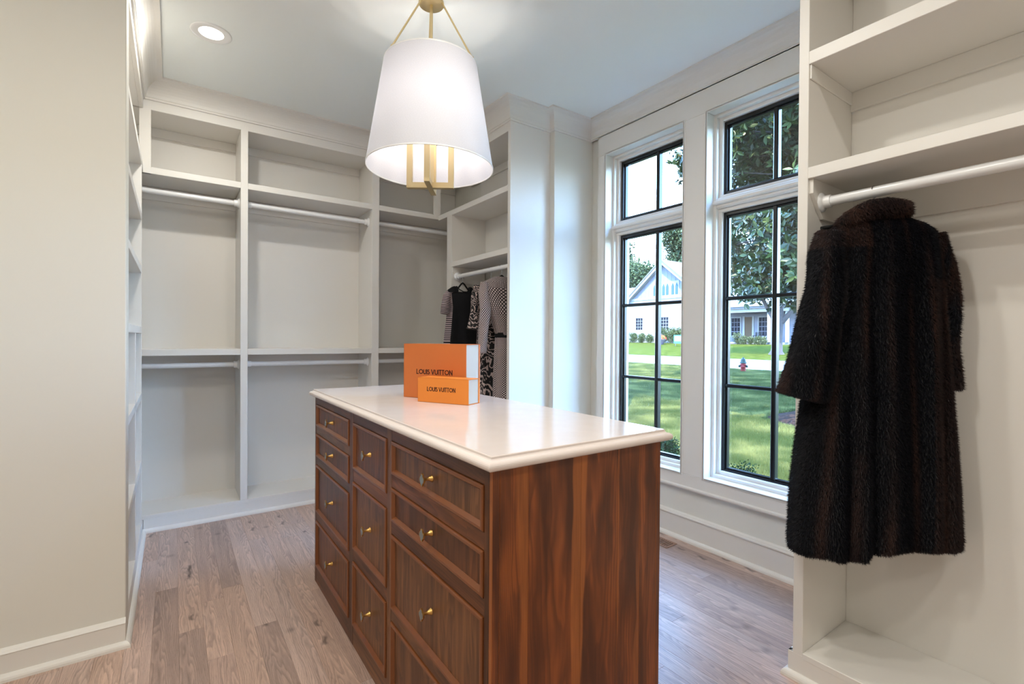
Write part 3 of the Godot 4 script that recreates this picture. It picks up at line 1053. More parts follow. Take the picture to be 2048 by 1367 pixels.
# ---------------------------------------------------------------- lamps
func pendant() -> void:
	var c := v3(0.977, H, -2.066)
	var o := thing("pendant_lamp", "brass pendant lamp with a large white tapered drum shade hanging over the island", "pendant lamp", c)
	var ax := v3(c.x, 0, c.z)
	var at := func(y: float) -> Vector3:
		return ax + Vector3.UP * y
	put("canopy", lathe(V2([0.058, H - 0.0005, 0.058, H - 0.010, 0.055, H - 0.013, 0.0, H - 0.014]), ax, 36), M.brass_dull, o)
	var yt := 2.455
	var yb := 1.982
	var rt := 0.213
	var rb := 0.290
	put("stem", tube([at.call(H - 0.013), at.call(2.36)], 0.0075, 14), M.brass_dull, o)
	var rows := []
	for p in [[rb, yb, 0.0], [rt, yt, 0.0], [rt - 0.0022, yt, 0.0], [rb - 0.0022, yb, 0.0], [rb, yb, 0.0]]:
		rows.append(p)
	var st_rows := []
	for j in 9:
		var row := PackedVector3Array()
		for k in 72:
			var a := TAU * k / 72.0
			var r := lerpf(rb, rt, j / 8.0)
			row.append(at.call(lerpf(yb, yt, j / 8.0)) + v3(cos(a), 0, sin(a)) * r)
		st_rows.append(row)
	put("shade", loft(st_rows, true, false), M.shade, o)
	put("shade_hem", lathe(V2([rb + 0.0012, yb + 0.006, rb + 0.0022, yb, rb - 0.0006, yb - 0.001, rb - 0.002, yb + 0.005]), ax, 72, Vector3.UP, false), M.rod, o)
	put("shade_hem", lathe(V2([rt + 0.0012, yt - 0.006, rt + 0.002, yt, rt - 0.0012, yt + 0.001, rt - 0.002, yt - 0.005]), ax, 72, Vector3.UP, false), M.rod, o)
	for k in 3:
		var a := deg_to_rad(-69.0 + 120.0 * k)
		var v := v3(cos(a), 0, sin(a))
		put("suspension_rod", tube([at.call(H - 0.010) + v * 0.052, at.call(yt + 0.012) + v * (rt - 0.012)], 0.0042, 10), M.brass_dull, o)
		put("clamp", bx(at.call(yt - 0.012) + v * (rt - 0.012) - v3(0.007, 0, 0.007), at.call(yt + 0.014) + v * (rt - 0.012) + v3(0.007, 0, 0.007)), M.brass_dull, o)
	for k in 3:   # spider arms carrying the shade
		var a := deg_to_rad(-69.0 + 120.0 * k)
		put("spider_arm", tube([at.call(yt - 0.008), at.call(yt - 0.008) + v3(cos(a), 0, sin(a)) * (rt - 0.003)], 0.003, 8), M.brass_dull, o)
	# two square brass frames crossing on the stem
	var yl := 1.892
	for k in 2:
		var a := deg_to_rad(34.0 + 90.0 * k)
		var u := v3(cos(a), 0, sin(a))
		var n := v3(-sin(a), 0, cos(a))
		var st := mk()
		var hw := 0.108
		var pw := 0.0125
		for s in [-1.0, 1.0]:
			slab(st, PackedVector2Array([Vector2(s * hw, yl), Vector2(s * hw, 2.13), Vector2(s * (hw - 2 * pw), 2.13), Vector2(s * (hw - 2 * pw), yl + 2 * pw)]), ax - n * pw, u, Vector3.UP, n, 2 * pw)
		var y2 := yl - 0.001 * k
		slab(st, PackedVector2Array([Vector2(-hw, y2), Vector2(hw, y2), Vector2(hw - 2 * pw, y2 + 2 * pw), Vector2(-hw + 2 * pw, y2 + 2 * pw)]), ax - n * pw, u, Vector3.UP, n, 2 * pw)
		put("frame", st.commit(), M.brass_dull, o)
		for s in [-1.0, 1.0]:
			var q: Vector3 = at.call(2.13) + u * s * (hw - pw)
			put("candle", lathe(V2([0.017, 0, 0.017, 0.003, 0.0115, 0.004, 0.0115, 0.055]), q, 18), M.rod, o)
			put("bulb", lathe(V2([0.009, 0.055, 0.0175, 0.08, 0.0195, 0.095, 0.014, 0.12, 0.004, 0.142]), q, 18), M.bulb, o)
			var l := OmniLight3D.new()
			l.name = "bulb_light"
			l.position = q + Vector3.UP * 0.095 - org
			l.light_color = Color(1.0, 0.97, 0.94)
			l.light_energy = PEND_E
			l.omni_range = 12.0
			l.omni_attenuation = 2.0
			l.light_size = 0.015
			l.shadow_enabled = true
			o.add_child(l, true)
	put("stem_foot", bx(at.call(yl + 0.02) - v3(0.012, 0, 0.012), at.call(2.37) + v3(0.012, 0, 0.012), 0.002), M.brass_dull, o)

func downlights() -> void:
	var spots := [[0.158, -2.93], [0.05, -0.75], [0.85, -1.10], [-0.9, -0.9], [1.0, 0.65], [-0.6, 0.9]]  # first one is seen; the rest are added out of view for fill
	for k in spots.size():
		var p := v3(spots[k][0], H, spots[k][1])
		var o := thing("downlight", "round white recessed ceiling light, lit, near the corner of the left shelving" if k == 0 else "unseen round ceiling light added to brighten the near part of the room", "ceiling light", p, "" if k == 0 else "ceiling lights added out of view")
		put("trim_ring", lathe(V2([0.092, 0.0, 0.092, -0.002, 0.088, -0.004, 0.076, -0.0045, 0.060, -0.0015, 0.055, -0.001]), p, 40, Vector3.UP, false), M.rod, o)
		put("lens", lathe(V2([0.0, -0.0028, 0.050, -0.0026, 0.056, -0.0012]), p, 40, Vector3.UP, false), M.lens, o)
		var l := AreaLight3D.new()
		l.name = "lamp_light"
		l.area_size = Vector2(0.09, 0.09)
		l.position = v3(0, -0.008, 0)
		l.rotation = Vector3(-PI / 2.0, 0, 0)
		l.light_color = Color(1.0, 0.985, 0.95)
		l.light_energy = DOWN_E * (0.95 if k == 0 else (0.85 if k == 2 else 1.0))
		l.area_range = 12.0
		l.area_attenuation = 2.0
		l.shadow_enabled = true
		o.add_child(l)

func floor_vent() -> void:
	var o := thing("floor_vent", "wooden slotted floor register set flush in the boards beneath the left window", "floor vent", v3(2.38, 0, -1.93))
	var x0 := 2.325
	var x1 := 2.425
	var z1 := -1.775
	var z0 := -2.10
	put("slot_shade", bx(v3(x0 + 0.004, 0.0003, z0), v3(x1 - 0.004, 0.0012, z1), 0.0), M.dark, o)  # flat dark sheet standing in for the shade between the slats
	for s in [[x0, x0 + 0.018], [x1 - 0.018, x1]]:
		put("border", bx(v3(s[0], 0.0003, z0 - 0.014), v3(s[1], 0.004, z1 + 0.014), 0.001), M.register, o)
	for s in [z0 - 0.007, z1 + 0.007, -1.948]:
		put("end_rail", bx(v3(x0 + 0.018, 0.0003, s - 0.0075), v3(x1 - 0.018, 0.004, s + 0.0075), 0.001), M.register, o)
	for k in 22:
		var z := lerpf(z0, z1, (k + 0.75) / 22.5)
		if absf(z + 1.948) > 0.010:
			put("slat", bx(v3(x0 + 0.018, 0.0003, z - 0.0042), v3(x1 - 0.018, 0.0038, z + 0.0042), 0.0008), M.register, o)

# ---------------------------------------------------------------- clothes
# rows of [height, left, right, half thickness]; o is the plumb line, w the way across, n the way to the front
func garment(rows: Array, o: Vector3, w: Vector3, n: Vector3, folds: float, amp: float, nc := 64, hem = null, tex := 1.0, vtex := 1.0) -> ArrayMesh:
	var out_ := []
	var fine := []
	for i in rows.size() - 1:
		for s in 5:
			var t := s / 5.0
			var r := []
			for k in 4:
				r.append(lerpf(rows[i][k], rows[i + 1][k], t))
			fine.append(r)
	fine.append(rows[-1])
	var n_ := fine.size()
	for i in n_:
		var r: Array = fine[i]
		var depth := pow(i / float(n_ - 1), 0.8)
		var row := PackedVector3Array()
		for k in nc:
			var a := TAU * k / nc
			var ca := cos(a)
			var sa := sin(a)
			var u: float = (r[1] + r[2]) / 2.0 + (r[2] - r[1]) / 2.0 * signf(ca) * pow(absf(ca), 0.85)
			var dd: float = r[3] * signf(sa) * pow(absf(sa), 0.7)
			dd += amp * depth * sin(u * folds + 1.3 * sin(u * folds * 0.37 + 2.0) + 0.4 * r[0]) * signf(sa) * absf(sa)
			var y: float = r[0]
			if hem != null:
				y += hem.call(u, i / float(n_ - 1))
			row.append(o + w * u + n * dd + Vector3.UP * y)
		out_.append(row)
	return loft(out_, true, true, tex, vtex)

# a sleeve: [u, height, forward, half width, half thickness] down from the shoulder
func sleeve(pts: Array, o: Vector3, w: Vector3, n: Vector3, amp := 0.003, nc := 32, tex := 1.0, vtex := 1.0) -> ArrayMesh:
	var rows := []
	for i in pts.size() - 1:
		for s in (6 if i < pts.size() - 2 else 7):
			var t := s / 6.0
			var p := []
			for k in 5:
				p.append(lerpf(pts[i][k], pts[i + 1][k], t))
			var d2 := Vector2(pts[i + 1][0] - pts[i][0], pts[i + 1][1] - pts[i][1]).normalized()
			var side := w * -d2.y + Vector3.UP * d2.x
			var row := PackedVector3Array()
			for k in nc:
				var a := TAU * k / nc
				var rr: float = 1.0 + amp / p[3] * sin(3.0 * a + 2.5 * p[1] * 9.0)
				row.append(o + w * p[0] + Vector3.UP * p[1] + n * p[2] + (side * cos(a) * p[3] + n * sin(a) * p[4]) * rr)
			rows.append(row)
	return loft(rows, true, true, tex, vtex)

func hanger(called: String, label: String, o: Vector3, w: Vector3, rod_y: float, y: float, half: float, drop: float, m: Material, group := "") -> void:
	var h := thing(called, label, "clothes hanger", v3(o.x, y, o.z), group)
	var pts := []
	for k in 17:
		var t := k / 16.0 * 2.0 - 1.0
		var d := absf(t) * half
		pts.append(v3(o.x, y, o.z) + w * t * half + Vector3.UP * (-drop * (0.55 * (1.0 - exp(-d * d / 0.0014)) + 0.45 * d / half)))
	put("shoulder_bar", tube(pts, 0.0065, 10), m, h)
	var hook := [v3(o.x, y + 0.005, o.z), v3(o.x, rod_y - 0.032, o.z)]
	for k in 13:
		var a := deg_to_rad(-90.0 + 250.0 * k / 12.0)
		hook.append(v3(o.x, rod_y, o.z) + (v3(1, 0, 0) * cos(a) + Vector3.UP * sin(a)) * 0.0195)
	put("hook", tube(hook, 0.0016, 8), M.steel, h)

func clothes() -> void:
	var w := v3(1, 0, 0)
	var n := v3(0, 0, 1)
	var ry := 1.692
	# navy dress with striped sleeves
	var z := -3.36
	hanger("hanger", "black velvet hanger under the navy dress, nearest the back wardrobe", v3(1.872, 0, z), w, ry, 1.634, 0.122, 0.080, M.velvet, "")
	var o := thing("dress", "navy short-sleeved dress with black and white striped sleeves and sides", "dress", v3(1.872, 0, z))
	var c := v3(1.872, 0, z)
	put("body", garment([[1.560, -0.100, 0.100, 0.026], [1.545, -0.140, 0.140, 0.036], [1.50, -0.138, 0.138, 0.044], [1.44, -0.130, 0.130, 0.046], [1.36, -0.138, 0.138, 0.048], [1.18, -0.160, 0.160, 0.052], [0.90, -0.175, 0.175, 0.056], [0.66, -0.185, 0.185, 0.056]], c, w, n, 46.0, 0.006, 80), M.navy_dress, o)
	var st := mk()   # the two shoulders either side of a scooped neck
	for s in [-1.0, 1.0]:
		var sh := garment([[1.603, s * 0.066 - 0.014, s * 0.066 + 0.014, 0.006], [1.595, s * 0.075 - 0.024, s * 0.075 + 0.024, 0.012], [1.575, s * 0.087 - 0.040, s * 0.087 + 0.048, 0.022], [1.553, s * 0.094 - 0.052, s * 0.094 + 0.050, 0.034]], c, w, n, 20.0, 0.001, 32)
		put("shoulder", sh, M.navy, o)
		put("sleeve", sleeve([[s * 0.122, 1.560, 0.0, 0.020, 0.022], [s * 0.136, 1.520, 0.004, 0.034, 0.030], [s * 0.153, 1.450, 0.008, 0.036, 0.034], [s * 0.164, 1.385, 0.010, 0.034, 0.036]], c, w, n, 0.002, 32, 1.0, 0.50), M.stripes, o)
	put("neckline", tube([c + v3(-0.062, 1.603, 0.012), c + v3(-0.045, 1.577, 0.030), c + v3(-0.015, 1.561, 0.040), c + v3(0.015, 1.561, 0.040), c + v3(0.045, 1.577, 0.030), c + v3(0.062, 1.603, 0.012)], 0.004, 8), M.velvet, o)
	# zebra dress
	z = -2.945
	hanger("hanger", "black hanger under the zebra-print dress, hidden behind the patterned dress", v3(1.872, 0, z), w, ry, 1.628, 0.110, 0.080, M.velvet)
	o = thing("dress", "black and white zebra-print dress hanging between the navy and the dotted dress", "dress", v3(1.872, 0, z))
	c = v3(1.872, 0, z)
	put("body", garment([[1.598, -0.060, 0.060, 0.014], [1.575, -0.100, 0.100, 0.030], [1.545, -0.130, 0.130, 0.040], [1.44, -0.125, 0.125, 0.045], [1.30, -0.112, 0.112, 0.045], [1.22, -0.108, 0.108, 0.045], [1.05, -0.124, 0.124, 0.055], [0.80, -0.135, 0.135, 0.06], [0.60, -0.140, 0.140, 0.06]], c, w, n, 60.0, 0.007, 72, null, 2.6, 3.8), M.zebra, o)
	for s in [-1.0, 1.0]:
		put("sleeve", sleeve([[s * 0.110, 1.572, 0.0, 0.024, 0.024], [s * 0.128, 1.50, 0.006, 0.030, 0.034], [s * 0.140, 1.40, 0.010, 0.030, 0.036], [s * 0.150, 1.285, 0.012, 0.036, 0.040]], c, w, n, 0.004, 32, 1.0, 1.15), M.zebra, o)
		put("sleeve_frill", sleeve([[s * 0.149, 1.292, 0.012, 0.032, 0.036], [s * 0.153, 1.262, 0.014, 0.042, 0.048]], c, w, n, 0.006, 32, 0.8, 0.12), M.zebra, o)
	# dotted wrap dress, nearest
	z = -2.80
	hanger("hanger", "black hanger under the dotted wrap dress, nearest the windows", v3(1.868, 0, z), w, ry, 1.634, 0.095, 0.060, M.velvet)
	o = thing("dress", "grey wrap dress with small pale dots, long sleeves and a navy belt", "dress", v3(1.868, 0, z))
	c = v3(1.868, 0, z)
	var dz := 0.85
	put("body", garment([[1.626, -0.052, 0.052, 0.012], [1.605, -0.100, 0.100, 0.026], [1.585, -0.140, 0.140, 0.036], [1.545, -0.158, 0.158, 0.046], [1.46, -0.128, 0.128, 0.05], [1.36, -0.094, 0.094, 0.05], [1.30, -0.068, 0.068, 0.048], [1.222, -0.040, 0.050, 0.044]], c, w, n, 70.0, 0.006, 64, null, 4.5, 3.4), M.dots, o)
	put("skirt", garment([[1.224, -0.040, 0.050, 0.044], [1.13, -0.044, 0.060, 0.050], [0.97, -0.050, 0.075, 0.056], [0.80, -0.052, 0.085, 0.060], [0.58, -0.056, 0.095, 0.062]], c, w, n, 110.0, 0.008, 64, null, 3.0, 5.5), M.dots, o)
	put("belt", garment([[1.238, -0.044, 0.054, 0.048], [1.205, -0.042, 0.054, 0.050]], c, w, n, 20.0, 0.0, 48), M.navy, o)
	put("belt_tail", sleeve([[0.010, 1.222, 0.053, 0.010, 0.002], [0.050, 1.205, 0.056, 0.010, 0.002], [0.080, 1.190, 0.050, 0.010, 0.002]], c, w, n, 0.0, 10), M.navy, o)
	for s in [-1.0, 1.0]:
		put("sleeve", sleeve([[s * 0.142, 1.578, 0.0, 0.024, 0.026], [s * 0.150, 1.50, 0.010, 0.036, 0.036], [s * 0.148, 1.40, 0.020, 0.038, 0.038], [s * 0.158, 1.28, 0.026, 0.034, 0.036], [s * 0.168, 1.18, 0.028, 0.030, 0.034], [s * 0.176, 1.10, 0.028, 0.028, 0.032]], c, w, n, 0.003, 40, 2.0, 4.0), M.dots, o)

# ---------------------------------------------------------------- the fur coat
func hair_clump() -> ArrayMesh:
	var st := mk()
	var r := RandomNumberGenerator.new()
	r.seed = 5
	for k in 5:
		var o := v3(r.randf_range(-0.0022, 0.0022), 0, r.randf_range(-0.0022, 0.0022))
		var a := r.randf() * TAU
		var s := v3(cos(a), 0, sin(a)) * 0.00048
		var lean := v3(r.randf_range(-0.3, 0.3), 0, r.randf_range(-0.3, 0.3))
		var h := r.randf_range(0.7, 1.15)
		var p1 := o + (v3(0, 0.55, 0) + lean * 0.4) * h * 0.011
		var p2 := o + (v3(0, 0.95, 0.18) + lean) * h * 0.011
		var n := s.cross(Vector3.UP).normalized()
		quad(st, o - s, o + s, p1 + s * 0.8, p1 - s * 0.8, n)
		tri(st, p1 - s * 0.8, p1 + s * 0.8, p2, n)
	return st.commit()

func fur_on(mesh: ArrayMesh, per_m2: float, buf: PackedFloat32Array, tone: Callable, down: Vector3) -> void:
	var arr := mesh.surface_get_arrays(0)
	var V: PackedVector3Array = arr[Mesh.ARRAY_VERTEX]
	var N: PackedVector3Array = arr[Mesh.ARRAY_NORMAL]
	var I: PackedInt32Array = arr[Mesh.ARRAY_INDEX]
	var carry := 0.0
	for t in range(0, I.size(), 3):
		var a := V[I[t]]
		var b := V[I[t + 1]]
		var c := V[I[t + 2]]
		carry += (b - a).cross(c - a).length() * 0.5 * per_m2
		while carry > 1.0:
			carry -= 1.0
			var u := rng.randf()
			var v := rng.randf()
			if u + v > 1.0:
				u = 1.0 - u
				v = 1.0 - v
			var p := a + (b - a) * u + (c - a) * v
			var n := (N[I[t]] * (1.0 - u - v) + N[I[t + 1]] * u + N[I[t + 2]] * v).normalized()
			var j := v3(rng.randf_range(-1, 1), rng.randf_range(-1, 1), rng.randf_range(-1, 1)) * 0.30
			var up := (n * 0.45 + down * 0.90 + j).normalized()
			var x := up.cross(n + j * 0.3).normalized()
			var sc := rng.randf_range(0.75, 1.25)
			push(buf, Basis(x, up, x.cross(up)) * sc, p, tone.call(p, n))

func fur_coat() -> void:
	var A := deg_to_rad(36.0)
	var w := v3(cos(A), 0, sin(A))
	var n := v3(-sin(A), 0, cos(A))
	var c := v3(1.892, 0, -0.630)
	hanger("hanger", "wire-hooked hanger on the near rail carrying the fur coat", c, w, 1.690, 1.640, 0.17, 0.070, M.velvet)
	var o := thing("fur_coat", "long dark brown fur coat hanging with its back to the room on the near rail", "coat", c)
	var hem := func(u: float, t: float) -> float:
		var k := smoothstep(0.75, 1.0, t)
		var drop := 0.030 * smoothstep(-0.062, -0.052, u) * sqrt(maxf(0.0, 1.0 - pow((u - 0.10) / 0.20, 2.0))) - 0.006 * (1.0 - smoothstep(-0.16, -0.05, absf(u + 0.15) - 0.2))
		return k * (drop + 0.004 * sin(u * 60.0))
	var body := garment([[1.600, -0.085, 0.100, 0.045], [1.580, -0.128, 0.150, 0.060], [1.555, -0.160, 0.185, 0.070], [1.50, -0.168, 0.198, 0.078], [1.43, -0.140, 0.204, 0.082], [1.335, -0.128, 0.206, 0.080], [1.25, -0.148, 0.212, 0.082], [1.134, -0.176, 0.224, 0.086], [0.993, -0.214, 0.236, 0.090], [0.835, -0.236, 0.254, 0.094], [0.735, -0.247, 0.264, 0.096], [0.635, -0.252, 0.271, 0.096], [0.540, -0.256, 0.278, 0.094], [0.512, -0.252, 0.278, 0.086]], c, w, n, 62.0, 0.015, 120, hem)
	var parts := [["body", body]]
	parts.append(["sleeve", sleeve([[-0.140, 1.550, 0.010, 0.040, 0.045], [-0.163, 1.480, 0.022, 0.046, 0.052], [-0.178, 1.363, 0.034, 0.050, 0.055], [-0.206, 1.22, 0.042, 0.060, 0.056], [-0.232, 1.11, 0.046, 0.068, 0.056], [-0.253, 1.022, 0.048, 0.073, 0.054]], c, w, n, 0.003, 44)])
	parts.append(["sleeve", sleeve([[0.180, 1.545, 0.000, 0.036, 0.045], [0.215, 1.450, 0.000, 0.030, 0.048], [0.230, 1.36, 0.000, 0.026, 0.046], [0.234, 1.20, 0.002, 0.024, 0.044], [0.239, 1.10, 0.004, 0.022, 0.044], [0.243, 1.048, 0.004, 0.020, 0.042]], c, w, n, 0.003, 44)])
	var roll := []
	for r in [[-0.128, 1.572, 0.030, 0.018], [-0.105, 1.592, 0.040, 0.024], [-0.070, 1.610, 0.046, 0.028], [-0.035, 1.622, 0.046, 0.031], [0.005, 1.626, 0.044, 0.032], [0.042, 1.625, 0.040, 0.031], [0.066, 1.626, 0.034, 0.028], [0.080, 1.608, 0.024, 0.020]]:
		roll.append(r)
	var cp := []
	var cr := []
	for r in roll:
		cp.append(c + w * r[0] + Vector3.UP * r[1] + n * r[2])
		cr.append(r[3])
	parts.append(["collar", tube(cp, cr, 28)])
	var clump := hair_clump_at_origin()
	for k in parts.size():
		var mi := put(parts[k][0], parts[k][1], M.fur, o)
		var kind: String = parts[k][0]
		var right_sleeve := k == 2
		var tone := func(p: Vector3, nn: Vector3) -> Color:
			var u := p.dot(w)
			var y: float = p.y
			var pelt := u * 21.0 / (0.55 + 0.45 * clampf((1.7 - y) / 1.1, 0.0, 1.0))
			var s := pow(0.5 + 0.5 * cos(pelt * TAU * 0.5 + 0.6), 5.0)
			var blot := 0.5 + 0.9 * fn.get_noise_2d(u * 5.0, y * 2.2 + 3.0)
			var g := 0.10 + 0.75 * s * clampf(blot, 0.0, 1.0) + (0.35 if u > 0.13 and y < 1.40 else 0.0)
			if kind == "collar":
				g = 0.45 + 0.75 * blot * blot
			elif y > 1.50 and u < -0.05:
				g += 0.8 * clampf(blot, 0.0, 1.0)
			if right_sleeve:
				g = 0.10 + 0.85 * clampf(0.3 + 1.2 * fn.get_noise_2d(u * 18.0, y * 3.0), 0.0, 1.0)
			g *= rng.randf_range(0.6, 1.4)
			return Color(0.0045, 0.0055, 0.010).lerp(Color(0.120, 0.056, 0.038), clampf(g * 0.55 - 0.05, 0.0, 1.0))
		var buf := PackedFloat32Array()
		fur_on(parts[k][1], 85000.0, buf, tone, Vector3.DOWN)
		merge_multi("fur", clump, M.hair, buf, true, mi)

func hair_clump_at_origin() -> ArrayMesh:
	var keep := org
	org = Vector3.ZERO
	var m := hair_clump()
	org = keep
	return m

# ---------------------------------------------------------------- outdoors
# the ground falls away to a road and climbs again to the houses opposite
func ground(x: float, z: float) -> float:
	var y := -0.30
	y += 0.03 * sin(x * 0.7 + z * 0.4) * smoothstep(4.0, 9.0, x) * (1.0 - smoothstep(20.0, 23.0, x))
	y += lerpf(0.0, 0.14, clampf((x - 24.0) / 9.0, 0.0, 1.0))
	y += lerpf(0.0, 0.95, clampf((x - 33.5) / 13.0, 0.0, 1.0))
	var d := Vector2(x - 9.3, z + 3.3).length()
	return y + 0.42 * exp(-d * d / 1.3)

func terrain(x0: float, x1: float, z0: float, z1: float, nx: int, nz: int, lift := 0.0) -> ArrayMesh:
	var st := mk()
	st.set_smooth_group(0)
	for i in nx:
		for j in nz:
			var xa := lerpf(x0, x1, i / float(nx))
			var xb := lerpf(x0, x1, (i + 1) / float(nx))
			var za := lerpf(z0, z1, j / float(nz))
			var zb := lerpf(z0, z1, (j + 1) / float(nz))
			var q := [v3(xa, ground(xa, za) + lift, za), v3(xb, ground(xb, za) + lift, za), v3(xb, ground(xb, zb) + lift, zb), v3(xa, ground(xa, zb) + lift, zb)]
			var nn: Vector3 = (q[1] - q[0]).cross(q[3] - q[0]).normalized()
			if nn.y < 0.0:
				nn = -nn
			quad(st, q[0], q[1], q[2], q[3], nn)
	return st.commit()

func lawn_and_road() -> void:
	org = Vector3.ZERO
	ug = 2
	structure("lawn", terrain(2.74, 24.2, -40.0, 12.0, 60, 80), M.lawn)
	structure("lawn_opposite", terrain(33.0, 120.0, -130.0, 30.0, 60, 40), M.lawn)
	structure("road", terrain(24.15, 33.05, -110.0, 30.0, 10, 30, 0.0), M.road)
	# short grass, as far as blades can be seen
	var st := mk()
	var r := RandomNumberGenerator.new()
	r.seed = 21
	for k in 7:
		var a := r.randf() * TAU
		var o := v3(r.randf_range(-0.02, 0.02), 0, r.randf_range(-0.02, 0.02))
		var s := v3(cos(a), 0, sin(a)) * 0.0022
		var tip := o + v3(r.randf_range(-0.03, 0.03), r.randf_range(0.045, 0.09), r.randf_range(-0.03, 0.03))
		var mid := o.lerp(tip, 0.55) + v3(0, 0.008, 0)
		var n := s.cross(Vector3.UP).normalized()
		quad(st, o - s, o + s, mid + s * 0.8, mid - s * 0.8, n)
		tri(st, mid - s * 0.8, mid + s * 0.8, tip, n)
	var blade := st.commit()
	var buf := PackedFloat32Array()
	for k in 260000:
		var t := pow(rng.randf(), 1.5)
		var x := lerpf(4.2, 22.0, t)
		var z := -x * rng.randf_range(0.30, 1.08) - 0.2
		var big := 1.0 + 0.06 * (x - 4.0)
		var y := ground(x, z)
		if Vector2(x - 9.3, z + 3.3).length() < 1.35:
			continue
		var a := rng.randf() * TAU
		var tone := clampf(0.5 + 0.8 * fn.get_noise_2d(x * 0.9, z * 0.9) + rng.randf_range(-0.25, 0.25), 0.0, 1.0)
		var c := Color(0.024, 0.040, 0.009).lerp(Color(0.118, 0.124, 0.042), tone * tone)
		push(buf, Basis(Vector3.UP, a) * big, v3(x, y, z), c)
	var g := merge_multi("grass", blade, M.blade, buf, true)
	tag(g, "short sunlit green lawn grass outside the windows", "grass")

func leaf_mesh(length: float, width: float) -> ArrayMesh:
	var keep := org
	org = Vector3.ZERO
	var st := mk()
	var L := []
	for k in 5:
		var t := k / 4.0
		L.append([t * length, width * 0.5 * sin(PI * pow(t, 0.85)), -0.10 * length * t * t])
	for k in 4:
		for s in [-1.0, 1.0]:
			var a := v3(0, L[k][2], L[k][0])
			var b := v3(0, L[k + 1][2], L[k + 1][0])
			var c := v3(s * L[k + 1][1], L[k + 1][2] + 0.18 * L[k + 1][1], L[k + 1][0])
			var d := v3(s * L[k][1], L[k][2] + 0.18 * L[k][1], L[k][0])
			quad(st, a, b, c, d, Vector3(-s * 0.2, 1, 0).normalized())
	org = keep
	return st.commit()

func whorl(leaf: ArrayMesh, n: int, sd: int) -> ArrayMesh:
	var st := SurfaceTool.new()
	var r := RandomNumberGenerator.new()
	r.seed = sd
	for k in n:
		var b := Basis(Vector3.UP, TAU * k / n + r.randf_range(-0.4, 0.4)) * Basis(Vector3.RIGHT, r.randf_range(-1.2, 0.9)) * Basis(Vector3.BACK, r.randf_range(-1.0, 1.0))
		st.append_from(leaf, 0, Transform3D(b * r.randf_range(0.75, 1.15), b * v3(0, 0, 0.01)))
	return st.commit()

func leaf_tone(dark: Color, light: Color) -> Color:
	return dark.lerp(light, pow(rng.randf(), 1.6))

# limbs from a trunk: returns [mesh, tips]
func limbs(base: Vector3, height: float, radius: float, count: int, spread: Vector3, low: float) -> Array:
	var list := []
	var tips := []
	var trunk := []
	var rad := []
	for k in 7:
		var t := k / 6.0
		trunk.append(base + v3(0.25 * sin(t * 2.6), height * t, 0.2 * sin(t * 3.1 + 1.0)))
		rad.append(radius * (1.0 - 0.8 * t) * (1.45 if k == 0 else 1.0))
	list.append(tube(trunk, rad, 10))
	for k in count:
		var t := rng.randf_range(low, 0.97)
		var from: Vector3 = trunk[int(t * 6)].lerp(trunk[mini(int(t * 6) + 1, 6)], fposmod(t * 6, 1.0))
		var a := rng.randf() * TAU
		var reach := sqrt(maxf(0.05, 1.0 - pow((t - 0.45) / 0.62, 2.0))) * rng.randf_range(0.65, 1.0)
		var tip := from + v3(cos(a) * spread.x, spread.y * rng.randf_range(0.05, 0.5), sin(a) * spread.z) * reach
		var mid := from.lerp(tip, 0.5) + v3(rng.randf_range(-0.2, 0.2), rng.randf_range(-0.1, 0.35), rng.randf_range(-0.2, 0.2))
		var br := radius * 0.30 * (1.0 - 0.5 * t)
		list.append(tube([from, mid, tip], [br, br * 0.6, br * 0.25], 6))
		for j in 7:
			var f := rng.randf_range(0.35, 1.0)
			var p := from.lerp(mid, f * 2.0) if f < 0.5 else mid.lerp(tip, f * 2.0 - 1.0)
			var q := p + v3(rng.randf_range(-1, 1), rng.randf_range(-0.7, 0.8), rng.randf_range(-1, 1)) * spread.x * 0.26
			list.append(tube([p, q], [br * 0.25, br * 0.12], 4))
			tips.append([q, (q - p).normalized()])
			tips.append([p.lerp(q, 0.55), (q - p).normalized()])
		tips.append([tip, (tip - mid).normalized()])
	return [join(list), tips]

